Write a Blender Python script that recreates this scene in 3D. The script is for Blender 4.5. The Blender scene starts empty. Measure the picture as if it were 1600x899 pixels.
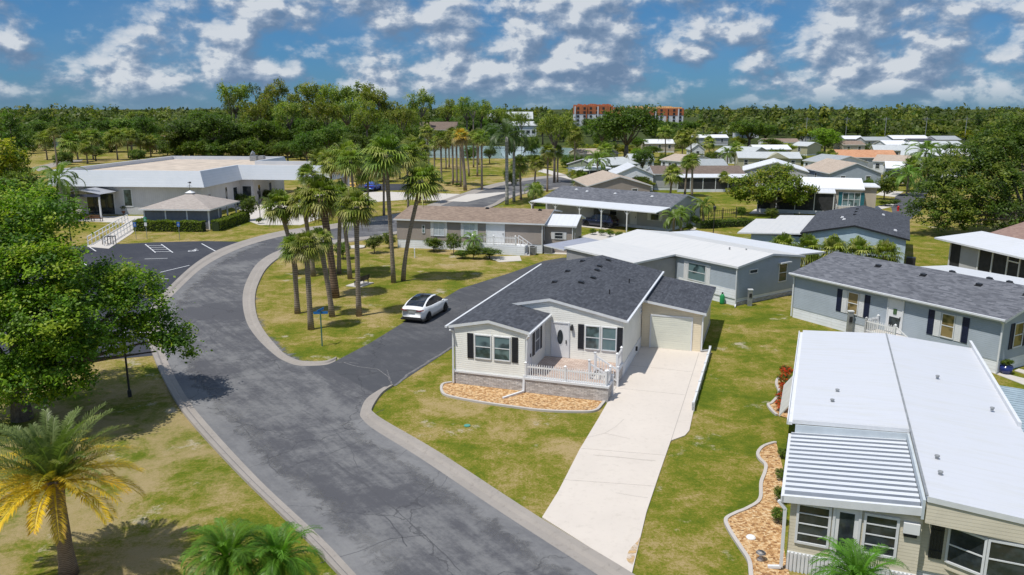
import bpy, math, random
import numpy as np
from mathutils import Vector, Matrix
from mathutils.geometry import tessellate_polygon
R=math.radians
rnd=random.Random(7)
NR=np.random.RandomState(11)
# ---------------------------------------------------------------- camera, world, sun
FPX=1238.0; TH=R(12.83); CH=15.0
scene=bpy.context.scene
col=scene.collection
cam=bpy.data.cameras.new('camera'); cam.sensor_width=36; cam.lens=36*FPX/1600; cam.clip_end=8000; cam.clip_start=0.5
co=bpy.data.objects.new('camera',cam); col.objects.link(co); co.location=(0,0,CH); co.rotation_euler=(R(90)-TH,0,0)
scene.camera=co
SUN_EL=R(66); SX,SY=-0.8,-0.6
sund=Vector((SX*math.cos(SUN_EL),SY*math.cos(SUN_EL),math.sin(SUN_EL)))
sl=bpy.data.lights.new('sun','SUN'); sl.energy=4.3; sl.angle=R(0.53); sl.color=(1.0,0.965,0.90)
so=bpy.data.objects.new('sun',sl); col.objects.link(so); so.rotation_euler=sund.to_track_quat('Z','Y').to_euler(); so.location=(-50,-50,120)
scene.view_settings.view_transform='Standard'; scene.view_settings.look='None'; scene.view_settings.gamma=1.0
scene.view_settings.exposure=0.0

class NT:
    def __init__(s,tree): s.t=tree; s.n=tree.nodes; s.l=tree.links
    def new(s,typ,ins=None,**kw):
        n=s.n.new(typ)
        for k,v in kw.items(): setattr(n,k,v)
        if ins:
            for k,v in ins.items():
                if isinstance(v,bpy.types.NodeSocket): s.l.new(v,n.inputs[k])
                else: n.inputs[k].default_value=v
        return n
    def math(s,op,a,b=0.0,clamp=False):
        n=s.n.new('ShaderNodeMath'); n.operation=op; n.use_clamp=clamp
        for i,v in enumerate((a,b)):
            if isinstance(v,bpy.types.NodeSocket): s.l.new(v,n.inputs[i])
            else: n.inputs[i].default_value=v
        return n.outputs[0]
    def mix(s,f,a,b,mode='MIX'):
        n=s.n.new('ShaderNodeMix'); n.data_type='RGBA'; n.blend_type=mode
        for k,v in ((0,f),(6,a),(7,b)):
            if isinstance(v,bpy.types.NodeSocket): s.l.new(v,n.inputs[k])
            else: n.inputs[k].default_value=(tuple(v)+(1,))[:4] if k else v
        return n.outputs[2]
    def noise(s,vec,scale,detail=3,rough=.55,dist=0.0):
        n=s.new('ShaderNodeTexNoise',{'Scale':scale,'Detail':detail,'Roughness':rough,'Distortion':dist})
        if vec is not None: s.l.new(vec,n.inputs['Vector'])
        return n.outputs['Fac']
    def ramp(s,f,stops,interp='LINEAR'):
        n=s.n.new('ShaderNodeValToRGB'); n.color_ramp.interpolation=interp
        e=n.color_ramp.elements
        while len(e)<len(stops): e.new(0.5)
        for i,(p,c) in enumerate(stops):
            e[i].position=p
            e[i].color=(c,c,c,1) if isinstance(c,(int,float)) else (tuple(c)+(1,))[:4]
        s.l.new(f,n.inputs[0]); return n.outputs[0]
    def sstep(s,f,a,b):
        n=s.new('ShaderNodeMapRange',{'Value':f,'From Min':a,'From Max':b},interpolation_type='SMOOTHSTEP'); return n.outputs[0]

# world: clear Nishita sky with a deck of fair-weather cumulus
world=bpy.data.worlds.new('World'); scene.world=world; world.use_nodes=True
w=NT(world.node_tree); w.n.clear()
sky=w.new('ShaderNodeTexSky',sky_type='NISHITA'); sky.sun_disc=False; sky.sun_elevation=SUN_EL; sky.sun_rotation=math.atan2(SX,SY)
sky.air_density=1.0; sky.dust_density=0.15; sky.ozone_density=4.0; sky.altitude=0
tc=w.new('ShaderNodeTexCoord').outputs['Generated']
sep=w.new('ShaderNodeSeparateXYZ',{0:tc})
zc=w.math('MAXIMUM',sep.outputs[2],0.0)
tint=w.ramp(zc,[(0.0,(.18,.40,.75)),(0.05,(.20,.43,.75)),(0.13,(.26,.50,.74)),(0.30,(.8,1.05,1.3)),(0.5,(1.35,1.5,1.7)),(1.0,(1.6,1.7,1.8))])  # upper sky, out of view, brightened as added fill light for the shadows
skyc=w.mix(1.0,sky.outputs[0],tint,'MULTIPLY')
# clouds live on a sphere round the scene; stretched flat towards the horizon
zs=w.math('POWER',w.math('ADD',zc,0.004),0.93)
vx=w.new('ShaderNodeCombineXYZ',{0:sep.outputs[0],1:sep.outputs[1],2:w.math('MULTIPLY',zs,1.45)}).outputs[0]
vup=w.new('ShaderNodeCombineXYZ',{0:w.math('ADD',sep.outputs[0],-.010),1:sep.outputs[1],2:w.math('ADD',w.math('MULTIPLY',zs,1.45),0.018)}).outputs[0]
def cl(v):
    a=w.noise(v,15.0,10,.55,.10)
    b=w.noise(v,5.0,2,.5)
    return w.math('ADD',w.math('MULTIPLY',a,.66),w.math('MULTIPLY',b,.50))
d0=cl(vx); d1=cl(vup)
cov=w.math('MULTIPLY',w.math('SUBTRACT',1.0,w.sstep(zc,0.02,0.10)),-0.022)
d0c=w.math('SUBTRACT',d0,cov)
mask=w.sstep(d0c,0.492,0.635)
mask=w.math('MULTIPLY',mask,w.sstep(zc,-0.01,0.030))
lit=w.math('ADD',w.math('MULTIPLY',w.math('SUBTRACT',d0,d1),9.0),0.56)
thick=w.math('MULTIPLY',w.sstep(d0c,0.63,0.77),0.50)
lit=w.math('SUBTRACT',lit,w.math('MULTIPLY',thick,w.sstep(zc,.05,.14)),True)
ccol=w.ramp(lit,[(0.0,(1.5,2.3,3.6)),(0.38,(2.2,3.0,4.3)),(0.70,(3.8,4.5,5.6)),(1.0,(6.6,7.0,7.5))])
veil=w.math('MULTIPLY',w.sstep(w.noise(vx,4.0,5,.6),.42,.75),.30)
sk2=w.mix(veil,skyc,(2.3,3.4,4.9))
fin=w.mix(w.math('MULTIPLY',mask,.94),sk2,ccol)
bg=w.new('ShaderNodeBackground',{'Color':fin,'Strength':0.1})
w.new('ShaderNodeOutputWorld',{'Surface':bg.outputs[0]})

# ---------------------------------------------------------------- site survey: ground positions taken from the photograph
def G(px,py,z=0.0):
    u=(px-800)/FPX; v=(449.5-py)/FPX; c,s=math.cos(TH),math.sin(TH)
    t=(z-CH)/(v*c-s); return (u*t,(c+v*s)*t)
def Zat(x,y,py):
    v=(449.5-py)/FPX; c,s=math.cos(TH),math.sin(TH); return CH+(v*y*c-y*s)/(c+v*s)
def depth(y,z=0): return y*math.cos(TH)-(z-CH)*math.sin(TH)

# ---------------------------------------------------------------- object helpers
def tag(o,label=None,cat=None,group=None,kind=None):
    if label: o['label']=label
    if cat: o['category']=cat
    if group: o['group']=group
    if kind: o['kind']=kind
    return o
def thing(name,label,cat,loc,rz=0,group=None,scale=None):
    o=bpy.data.objects.new(name,None); o.empty_display_size=.3; col.objects.link(o)
    o.location=(loc[0],loc[1],loc[2] if len(loc)>2 else 0); o.rotation_euler=(0,0,rz)
    if scale: o.scale=scale
    return tag(o,label,cat,group)
def link(name,me,parent=None):
    o=bpy.data.objects.new(name,me); col.objects.link(o); o.parent=parent; return o
def copy_tree(o,parent=None):
    c=o.copy(); col.objects.link(c)
    if parent is not None: c.parent=parent
    for ch in list(o.children): copy_tree(ch,c)
    return c
class MB:
    def __init__(s): s.v=[]; s.f=[]; s.m=[]
    def add(s,pts,faces,m=0):
        b=len(s.v); s.v+= [tuple(p) for p in pts]
        for f in faces: s.f.append(tuple(b+i for i in f)); s.m.append(m)
        return s
    def poly(s,pts,m=0): return s.add(pts,[tuple(range(len(pts)))],m)
    def box(s,x0,x1,y0,y1,z0,z1,m=0):
        p=[(x0,y0,z0),(x1,y0,z0),(x1,y1,z0),(x0,y1,z0),(x0,y0,z1),(x1,y0,z1),(x1,y1,z1),(x0,y1,z1)]
        return s.add(p,[(3,2,1,0),(4,5,6,7),(0,1,5,4),(1,2,6,5),(2,3,7,6),(3,0,4,7)],m)
    def fbox(s,F,u0,u1,z0,z1,d0,d1,m=0):
        O,t,n=F; p=[]
        for z in (z0,z1):
            for u,d in ((u0,d0),(u1,d0),(u1,d1),(u0,d1)): p.append((O[0]+t[0]*u+n[0]*d,O[1]+t[1]*u+n[1]*d,z))
        return s.add(p,[(3,2,1,0),(4,5,6,7),(0,1,5,4),(1,2,6,5),(2,3,7,6),(3,0,4,7)],m)
    def prism(s,prof,ax,a0,a1,m=0,mf=None):
        # prof: list of 2D points; ax 'y': (x,z) extruded in y; 'x': (y,z) extruded in x; 'z': (x,y) extruded in z
        n=len(prof)
        def P(p,a): return (p[0],a,p[1]) if ax=='y' else ((a,p[0],p[1]) if ax=='x' else (p[0],p[1],a))
        pts=[P(p,a0) for p in prof]+[P(p,a1) for p in prof]
        b=len(s.v); s.v+=pts
        s.f.append(tuple(b+i for i in range(n))); s.m.append(m)
        s.f.append(tuple(b+n+i for i in reversed(range(n)))); s.m.append(m)
        for i in range(n):
            j=(i+1)%n; s.f.append((b+i,b+n+i,b+n+j,b+j)); s.m.append(mf[i] if mf else m)
        return s
    def bar(s,p,q,wd,h=None,m=0):
        p=Vector(p); q=Vector(q); h=h or wd; d=(q-p).normalized()
        up=Vector((0,0,1)) if abs(d.z)<.95 else Vector((0,1,0))
        a=d.cross(up).normalized(); b=a.cross(d)
        pts=[]
        for c in (p,q):
            for sa,sb in ((-1,-1),(1,-1),(1,1),(-1,1)): pts.append(c+a*sa*wd/2+b*sb*h/2)
        return s.add(pts,[(3,2,1,0),(4,5,6,7),(0,1,5,4),(1,2,6,5),(2,3,7,6),(3,0,4,7)],m)
    def tube(s,pts,rads,n=10,m=0,cap=True):
        pts=[Vector(p) for p in pts]; 
        if isinstance(rads,(int,float)): rads=[rads]*len(pts)
        b=len(s.v); ref=Vector((.9,.1,.2)).normalized()
        for i,p in enumerate(pts):
            d=(pts[min(i+1,len(pts)-1)]-pts[max(i-1,0)]).normalized()
            if abs(d.dot(ref))>.95: ref=Vector((.1,.95,.2)).normalized()
            a=d.cross(ref).normalized(); c=a.cross(d)
            for k in range(n):
                t=2*math.pi*k/n; s.v.append(tuple(p+a*math.cos(t)*rads[i]+c*math.sin(t)*rads[i]))
        for i in range(len(pts)-1):
            for k in range(n):
                k2=(k+1)%n; s.f.append((b+i*n+k,b+i*n+k2,b+(i+1)*n+k2,b+(i+1)*n+k)); s.m.append(m)
        if cap:
            s.f.append(tuple(b+k for k in reversed(range(n)))); s.m.append(m)
            e=b+(len(pts)-1)*n; s.f.append(tuple(e+k for k in range(n))); s.m.append(m)
        return s
    def lathe(s,prof,c=(0,0,0),n=16,m=0,sx=1,sy=1):
        return s.tube([(c[0],c[1],c[2]+z) for r,z in prof],[max(r,.001) for r,z in prof],n,m)
    def sheet(s,pts,z,m=0):
        p=[Vector((a[0],a[1],0)) for a in pts]
        tris=tessellate_polygon([p]); b=len(s.v)
        s.v+=[(a[0],a[1],z) for a in pts]
        for t in tris:
            A,B,C=(p[i] for i in t)
            if (B-A).cross(C-A).z<0: t=(t[0],t[2],t[1])
            s.f.append(tuple(b+i for i in t)); s.m.append(m)
        return s
    def build(s,name,mats,parent=None,smooth=False):
        me=bpy.data.meshes.new(name); me.from_pydata(s.v,[],s.f)
        if not isinstance(mats,(list,tuple)): mats=[mats]
        for a in mats: me.materials.append(a)
        if len(mats)>1: me.polygons.foreach_set('material_index',s.m)
        if smooth: me.polygons.foreach_set('use_smooth',[True]*len(me.polygons))
        me.update(); return link(name,me,parent)

# ---------------------------------------------------------------- materials
def base(name):
    m=bpy.data.materials.new(name); m.use_nodes=True; t=NT(m.node_tree); t.n.clear()
    out=t.new('ShaderNodeOutputMaterial'); p=t.new('ShaderNodeBsdfPrincipled'); t.l.new(p.outputs[0],out.inputs[0])
    return m,t,p,out
def objc(t): return t.new('ShaderNodeTexCoord').outputs['Object']
def bump(t,p,h,st=.5,dist=.05):
    b=t.new('ShaderNodeBump',{'Height':h,'Strength':st,'Distance':dist}); t.l.new(b.outputs[0],p.inputs['Normal'])
def sc(c,k): return tuple(x*k for x in c)
_c={}
def paint(name,c,rough=.5,var=.10,scale=1.5,metal=0.0,bmp=0.0,spec=.4):
    if name in _c: return _c[name]
    m,t,p,o=base(name); v=objc(t)
    f=t.noise(v,scale,5,.6); cc=t.mix(t.sstep(f,.3,.7),sc(c,1-var),sc(c,1+var*.6))
    t.l.new(cc,p.inputs['Base Color']); p.inputs['Roughness'].default_value=rough; p.inputs['Metallic'].default_value=metal
    p.inputs['Specular IOR Level'].default_value=spec
    if bmp: bump(t,p,t.noise(v,scale*12,3),bmp,.02)
    _c[name]=m; return m
def siding(name,c,lap=.115,rough=.45,vert=False):
    if name in _c: return _c[name]
    m,t,p,o=base(name); v=objc(t); s=t.new('ShaderNodeSeparateXYZ',{0:v})
    z=s.outputs[2]
    if vert: z=t.math('ADD',s.outputs[0],s.outputs[1])
    fr=t.math('FRACT',t.math('MULTIPLY',z,1/lap))
    f=t.noise(v,.9,5,.6); cc=t.mix(t.sstep(f,.3,.7),sc(c,.93),sc(c,1.05))
    row=t.new('ShaderNodeTexWhiteNoise',{0:t.math('FLOOR',t.math('MULTIPLY',z,1/lap))},noise_dimensions='1D').outputs[0] if False else None
    g=t.math('LESS_THAN',fr,.10)
    cc=t.mix(t.math('MULTIPLY',g,.30),cc,sc(c,.55))  # seam shadow at each lap put into the colour
    st=t.noise(t.new('ShaderNodeMapping',{0:v,3:(2.5,2.5,.35)}).outputs[0],2.2,4,.6)
    cc=t.mix(t.math('MULTIPLY',t.sstep(st,.58,.8),.22),cc,sc((.35,.33,.27),1))
    t.l.new(cc,p.inputs['Base Color']); p.inputs['Roughness'].default_value=rough
    bump(t,p,t.math('SUBTRACT',1.0,fr),.8,.02)
    _c[name]=m; return m
def shingle(name,c1,c2,axis='y'):
    # courses run along the ridge axis; every tab has its own shade
    key=name+axis
    if key in _c: return _c[key]
    m,t,p,o=base(name); v=objc(t); s=t.new('ShaderNodeSeparateXYZ',{0:v})
    a,b=(s.outputs[1],s.outputs[0]) if axis=='y' else (s.outputs[0],s.outputs[1])
    vec=t.new('ShaderNodeCombineXYZ',{0:a,1:b}).outputs[0]
    br=t.new('ShaderNodeTexBrick',{'Vector':vec,'Color1':(0,0,0,1),'Color2':(1,1,1,1),'Mortar':(.35,.35,.35,1),'Scale':1.0,'Mortar Size':.008,'Brick Width':.34,'Row Height':.145,'Bias':0.0})
    f=t.noise(v,.55,4,.6); g=t.noise(v,34,2,.6)
    k=t.math('ADD',t.math('MULTIPLY',br.outputs[0],.62),t.math('MULTIPLY',g,.42))
    cc=t.mix(k,c1,c2)
    cc=t.mix(t.math('MULTIPLY',t.sstep(f,.42,.75),.28),cc,sc(c1,.8))
    t.l.new(cc,p.inputs['Base Color']); p.inputs['Roughness'].default_value=.9; p.inputs['Specular IOR Level'].default_value=.15
    row=t.math('FRACT',t.math('MULTIPLY',b,1/.145))
    bump(t,p,t.math('ADD',row,t.math('MULTIPLY',g,.6)),.6,.015)
    _c[key]=m; return m
def whiteroof(name,c=(.62,.63,.65),axis='y',rib=.6,dirt=.35):
    key=name+axis
    if key in _c: return _c[key]
    m,t,p,o=base(name); v=objc(t); s=t.new('ShaderNodeSeparateXYZ',{0:v})
    a=s.outputs[1] if axis=='y' else s.outputs[0]
    sc3=(3.0,.45,1) if axis=='y' else (.45,3.0,1)
    st=t.noise(t.new('ShaderNodeMapping',{0:v,3:sc3[::1]}).outputs[0],1.0,6,.65)
    st=t.noise(t.new('ShaderNodeMapping',{0:v,3:(.5,3.2,1) if axis=='y' else (3.2,.5,1)}).outputs[0],1.0,6,.65)
    f=t.noise(v,.35,4,.6)
    cc=t.mix(t.math('MULTIPLY',t.sstep(st,.44,.72),dirt),c,sc((.52,.52,.50),1))
    cc=t.mix(t.math('MULTIPLY',t.sstep(f,.48,.75),.25),cc,(.55,.56,.55))
    fr=t.math('FRACT',t.math('MULTIPLY',a,1/rib)); g=t.math('LESS_THAN',fr,.05)
    cc=t.mix(t.math('MULTIPLY',g,.35),cc,(.45,.46,.47))
    t.l.new(cc,p.inputs['Base Color']); p.inputs['Roughness'].default_value=.42
    bump(t,p,g,.5,.03)
    _c[key]=m; return m
def m_grass():
    m,t,p,o=base('lawn'); v=objc(t)
    n1=t.noise(v,.045,4,.55); n2=t.noise(v,.35,6,.68,.4); n3=t.noise(v,2.2,5,.72); n4=t.noise(v,9,6,.85); n5=t.noise(v,38,2,.8)
    k=t.math('ADD',t.math('MULTIPLY',n1,.40),t.math('MULTIPLY',n2,.60))
    k=t.math('ADD',t.math('MULTIPLY',t.math('SUBTRACT',k,.5),1.75),.505)
    gg=t.new('ShaderNodeSeparateXYZ',{0:v}); k=t.math('ADD',k,t.math('MULTIPLY',t.math('MULTIPLY',t.sstep(gg.outputs[1],44,56),t.sstep(gg.outputs[0],6,-2)),.045))
    k=t.math('SUBTRACT',k,t.math('MULTIPLY',t.math('MULTIPLY',t.sstep(gg.outputs[0],5,9),t.sstep(gg.outputs[1],48,38)),.035))
    k=t.math('ADD',k,t.math('MULTIPLY',t.math('MULTIPLY',t.sstep(gg.outputs[0],-8,-14),t.sstep(gg.outputs[1],47,38)),.05))
    k=t.math('ADD',k,t.math('MULTIPLY',t.math('SUBTRACT',n3,.5),.50))
    k=t.math('ADD',k,t.math('MULTIPLY',t.math('SUBTRACT',n4,.5),1.05))
    c=t.ramp(k,[(.24,(.070,.105,.009)),(.38,(.106,.138,.012)),(.49,(.166,.163,.019)),(.58,(.252,.203,.056)),(.72,(.36,.27,.13))])
    # bare sandy ground on the wide verge west of the road
    gr=t.new('ShaderNodeSeparateXYZ',{0:v}); 
    west=t.sstep(gr.outputs[0],-8.0,-15.0); south=t.sstep(gr.outputs[1],47.0,38.0)
    sand=t.math('MULTIPLY',t.math('MULTIPLY',west,south),t.sstep(t.math('ADD',n2,t.math('MULTIPLY',n3,.3)),.50,.74))
    c=t.mix(t.math('MULTIPLY',sand,.6),c,(.31,.245,.13))
    bare=t.math('MULTIPLY',t.sstep(t.math('ADD',t.noise(v,.38,6,.66),t.math('MULTIPLY',n4,.22)),.715,.80),.8)
    c=t.mix(bare,c,(.42,.36,.27))
    c=t.mix(t.math('MULTIPLY',t.math('GREATER_THAN',n5,.60),.40),c,(.045,.055,.012))
    c=t.mix(t.math('MULTIPLY',t.math('LESS_THAN',n5,.36),.22),c,(.42,.36,.15))
    # distant land is scrub
    far=t.sstep(gr.outputs[1],275,330); c=t.mix(far,c,(.05,.065,.02))
    t.l.new(c,p.inputs['Base Color']); p.inputs['Roughness'].default_value=.95; p.inputs['Specular IOR Level'].default_value=.05
    bump(t,p,t.math('ADD',t.math('MULTIPLY',n4,.8),n5),.5,.04)
    return m
def m_asphalt(name,lo,hi,cut=.5,w=.12,marks=True):
    m,t,p,o=base(name); v=objc(t)
    n1=t.noise(v,.16,5,.6,.6); n2=t.noise(v,.9,6,.7,.5); n3=t.noise(v,30,3,.8); n4=t.noise(v,5,4,.7)
    rv=t.new('ShaderNodeVectorRotate',{'Vector':v,'Angle':R(-37.7)},rotation_type='Z_AXIS').outputs[0]
    rot=t.new('ShaderNodeMapping',{0:rv,3:(1.5,.13,1)}).outputs[0]
    st=t.noise(rot,1.2,7,.72,.25)
    k=t.math('ADD',t.math('ADD',t.math('MULTIPLY',n1,.44),t.math('MULTIPLY',n2,.26)),t.math('MULTIPLY',st,.30))
    k=t.math('ADD',k,t.math('MULTIPLY',t.math('SUBTRACT',n4,.5),.16))
    c=t.mix(t.sstep(k,cut-w,cut+w),lo,hi)
    c=t.mix(t.math('MULTIPLY',n3,.35),c,sc(lo,.6))
    vo=t.new('ShaderNodeTexVoronoi',{'Vector':t.new('ShaderNodeMixRGB',{0:.12,1:v,2:t.new('ShaderNodeTexNoise',{'Vector':v,'Scale':.7,'Detail':4}).outputs['Color']}).outputs[0] if False else v,'Scale':.13},feature='DISTANCE_TO_EDGE')
    wob=t.new('ShaderNodeTexNoise',{'Vector':v,'Scale':.8,'Detail':5})
    vv=t.new('ShaderNodeVectorMath',{0:v,1:t.new('ShaderNodeVectorMath',{0:wob.outputs['Color'],1:(1.6,1.6,1.6)},operation='MULTIPLY').outputs[0]},operation='ADD').outputs[0]
    t.l.new(vv,vo.inputs['Vector'])
    cr=t.math('LESS_THAN',vo.outputs['Distance'],.0035)
    if marks: c=t.mix(t.math('MULTIPLY',cr,.55),c,sc(lo,.55))
    t.l.new(c,p.inputs['Base Color']); p.inputs['Roughness'].default_value=.9; p.inputs['Specular IOR Level'].default_value=.2
    bump(t,p,n3,.4,.02); return m
def m_concrete(name,c,var=.12,stain=(.55,.42,.25),sa=.2,joint=None):
    m,t,p,o=base(name); v=objc(t)
    n1=t.noise(v,.4,5,.6); n2=t.noise(v,4,5,.7); n3=t.noise(v,25,3,.7)
    cc=t.mix(n1,sc(c,1-var),sc(c,1+var*.5)); cc=t.mix(t.math('MULTIPLY',t.sstep(n2,.5,.8),sa),cc,stain)
    cc=t.mix(t.math('MULTIPLY',n3,.15),cc,sc(c,.5))
    t.l.new(cc,p.inputs['Base Color']); p.inputs['Roughness'].default_value=.85
    bump(t,p,n3,.25,.01); return m
def m_mulch(name,cs):
    m,t,p,o=base(name); v=objc(t)
    vo=t.new('ShaderNodeTexVoronoi',{'Vector':v,'Scale':11,'Randomness':1})
    s=t.new('ShaderNodeSeparateColor',{0:vo.outputs['Color']})
    n=t.noise(v,22,3,.8)
    c=t.ramp(t.math('ADD',t.math('MULTIPLY',s.outputs[0],.6),t.math('MULTIPLY',n,.4)),[(.15,cs[0]),(.4,cs[1]),(.62,cs[2]),(.85,cs[3])])
    t.l.new(c,p.inputs['Base Color']); p.inputs['Roughness'].default_value=.9
    bump(t,p,t.math('ADD',vo.outputs['Distance'],n),1.0,.05); return m
def m_stone():
    m,t,p,o=base('stacked_stone'); v=objc(t); s=t.new('ShaderNodeSeparateXYZ',{0:v})
    vec=t.new('ShaderNodeCombineXYZ',{0:t.math('ADD',s.outputs[0],s.outputs[1]),1:s.outputs[2]}).outputs[0]
    br=t.new('ShaderNodeTexBrick',{'Vector':vec,'Color1':(.34,.32,.31,1),'Color2':(.80,.77,.73,1),'Mortar':(.10,.09,.085,1),'Scale':1.0,'Mortar Size':.008,'Brick Width':.30,'Row Height':.075})
    n=t.noise(v,9,4,.7); c=t.mix(.45,br.outputs[0],t.ramp(n,[(.3,(.30,.28,.27)),(.5,(.52,.48,.44)),(.7,(.72,.70,.68))]))
    t.l.new(c,p.inputs['Base Color']); p.inputs['Roughness'].default_value=.85
    bump(t,p,t.math('ADD',br.outputs[1],n),.8,.04); return m
def m_leaf(name,trans=.45,rough=.5):
    m=bpy.data.materials.new(name); m.use_nodes=True; t=NT(m.node_tree); t.n.clear()
    out=t.new('ShaderNodeOutputMaterial'); at=t.new('ShaderNodeAttribute',attribute_name='tint')
    oi=t.new('ShaderNodeObjectInfo').outputs['Random']
    hs=t.new('ShaderNodeHueSaturation',{'Color':at.outputs['Color'],'Hue':t.math('ADD',t.math('MULTIPLY',oi,.035),.482),'Value':t.math('ADD',t.math('MULTIPLY',oi,.40),.95)}).outputs[0]
    d=t.new('ShaderNodeBsdfPrincipled',{'Base Color':hs,'Roughness':rough,'Specular IOR Level':.3})
    tr=t.new('ShaderNodeBsdfTranslucent',{'Color':t.mix(1.0,hs,(.95,1.2,.4),'MULTIPLY')})
    mx=t.new('ShaderNodeMixShader',{0:trans,1:d.outputs[0],2:tr.outputs[0]}); t.l.new(mx.outputs[0],out.inputs[0]); return m
def m_bark(name,c1,c2,rings=0):
    m,t,p,o=base(name); v=objc(t); n=t.noise(v,7,5,.7)
    if rings:
        s=t.new('ShaderNodeSeparateXYZ',{0:v}); r=t.math('FRACT',t.math('MULTIPLY',t.math('ADD',s.outputs[2],t.math('MULTIPLY',n,.06)),rings))
        k=t.math('ADD',t.math('MULTIPLY',r,.45),t.math('MULTIPLY',n,.6)); bump(t,p,k,.9,.05)
    else: k=n; bump(t,p,n,.8,.05)
    t.l.new(t.mix(t.sstep(k,.3,.75),c1,c2),p.inputs['Base Color']); p.inputs['Roughness'].default_value=.9; return m
def m_glass(name,c=(.022,.028,.032),rough=.06,blinds=None):
    m,t,p,o=base(name); v=objc(t)
    n=t.noise(v,1.7,3,.6); cc=t.mix(t.sstep(n,.4,.65),c,sc(c,2.2))
    if blinds:
        s=t.new('ShaderNodeSeparateXYZ',{0:v}); k=t.sstep(t.noise(v,.9,2,.5),.44,.52); cc=t.mix(t.math('MULTIPLY',k,.8),cc,blinds)
    t.l.new(cc,p.inputs['Base Color']); p.inputs['Roughness'].default_value=rough; p.inputs['Specular IOR Level'].default_value=.8; return m
M={}
M['grass']=m_grass()
M['road']=m_asphalt('worn_asphalt',(.088,.088,.096),(.195,.193,.192),.52,.085)
M['side']=m_asphalt('dark_asphalt',(.074,.076,.084),(.135,.135,.14),.54,.10)
M['park']=m_asphalt('sealed_asphalt',(.045,.048,.060),(.075,.078,.088),.55,.12,False)
M['strip']=m_asphalt('grey_asphalt_edge',(.14,.14,.145),(.225,.222,.22),.49,.12)
M['kerb']=m_concrete('kerb_concrete',(.33,.295,.26),.30,(.16,.14,.12),.6)
M['drive']=m_concrete('driveway_concrete',(.62,.555,.485),.14,(.40,.35,.29),.42)
M['path']=m_concrete('path_concrete',(.55,.51,.46),.12)
M['rust']=m_concrete('rust_stain',(.58,.38,.17),.2,(.60,.50,.36),.6)
M['mulch']=m_mulch('bark_mulch',[(.22,.10,.035),(.48,.26,.10),(.66,.42,.20),(.78,.60,.36)])
M['edge']=m_concrete('edging_concrete',(.50,.46,.42),.15,(.3,.25,.2),.4)
M['stone']=m_stone()
M['white']=paint('white_paint',(.72,.72,.72),.4,.05)
M['trim']=paint('white_trim',(.66,.67,.68),.4,.06,3)
M['black']=paint('black_paint',(.018,.019,.022),.45,.2)
M['shutter_black']=paint('black_shutter',(.020,.022,.028),.5,.2,5)
M['navy']=paint('navy_shutter',(.012,.018,.05),.5,.2,5)
M['teal']=paint('teal_shutter',(.03,.16,.19),.5,.15,5)
M['dark_metal']=paint('dark_metal',(.03,.03,.032),.5,.2)
M['grey_metal']=paint('galvanised_metal',(.32,.33,.33),.45,.2,4,.3)
M['cream']=siding('cream_siding',(.76,.745,.685)); M['beige']=siding('beige_siding',(.70,.60,.43))
M['taupe']=siding('taupe_siding',(.31,.265,.23)); M['lgrey']=siding('light_grey_siding',(.42,.42,.42))
M['bluegrey']=siding('blue_grey_siding',(.34,.385,.43)); M['grey']=siding('grey_siding',(.33,.345,.36))
M['skyblue']=siding('pale_blue_siding',(.42,.51,.56)); M['tan']=siding('tan_siding',(.48,.42,.34))
M['olive']=siding('olive_siding',(.24,.27,.19)); M['khaki']=siding('khaki_siding',(.42,.40,.27))
M['whites']=siding('white_siding',(.68,.70,.72)); M['club']=siding('club_vertical_siding',(.58,.57,.57),.3,.5,True)
M['skirtw']=siding('white_skirting',(.70,.72,.74),.2,.45); M['skirtv']=siding('vertical_skirting',(.55,.56,.55),.12,.5,True)
M['pane']=m_glass('window_glass'); M['pane_b']=m_glass('curtained_glass',(.03,.05,.055),.06,(.15,.23,.24)); M['screen']=paint('insect_screen',(.035,.036,.038),.8,.3,2)
M['pane_t']=m_glass('amber_blind_glass',(.05,.04,.02),.1,(.30,.22,.10))
M['greyscreen']=paint('grey_shade_screen',(.17,.18,.20),.8,.12,3)
CH1=((.034,.037,.045),(.100,.106,.122)); 
def SH(k,ax):
    d={'char':CH1,'charn':((.06,.064,.076),(.20,.205,.225)),'grey':((.11,.12,.13),(.23,.24,.25)),'brown':((.16,.115,.09),(.34,.26,.20)),'tan':((.33,.265,.21),(.49,.41,.335)),
       'pinkbrown':((.20,.13,.11),(.32,.22,.18)),'silver':((.38,.40,.40),(.52,.54,.54)),'terra':((.38,.17,.09),(.60,.34,.20)),'dkbrown':((.12,.09,.075),(.22,.17,.14)),'lgrey':((.26,.28,.29),(.38,.40,.41))}[k]
    return shingle('shingle_'+k,d[0],d[1],ax)
M['leaf']=m_leaf('leaves'); M['palmleaf']=m_leaf('palm_leaves',.35,.42)
M['bark']=m_bark('bark',(.09,.07,.055),(.24,.20,.16)); M['palmbark']=m_bark('palm_bark',(.15,.115,.085),(.38,.31,.24),7)
M['dateb']=m_bark('date_palm_bark',(.16,.11,.07),(.34,.25,.18),16)
M['bootbark']=m_bark('booted_palm_bark',(.07,.045,.03),(.25,.17,.11),5); M['royal']=m_bark('smooth_grey_bark',(.26,.25,.23),(.42,.40,.37),2)

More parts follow.
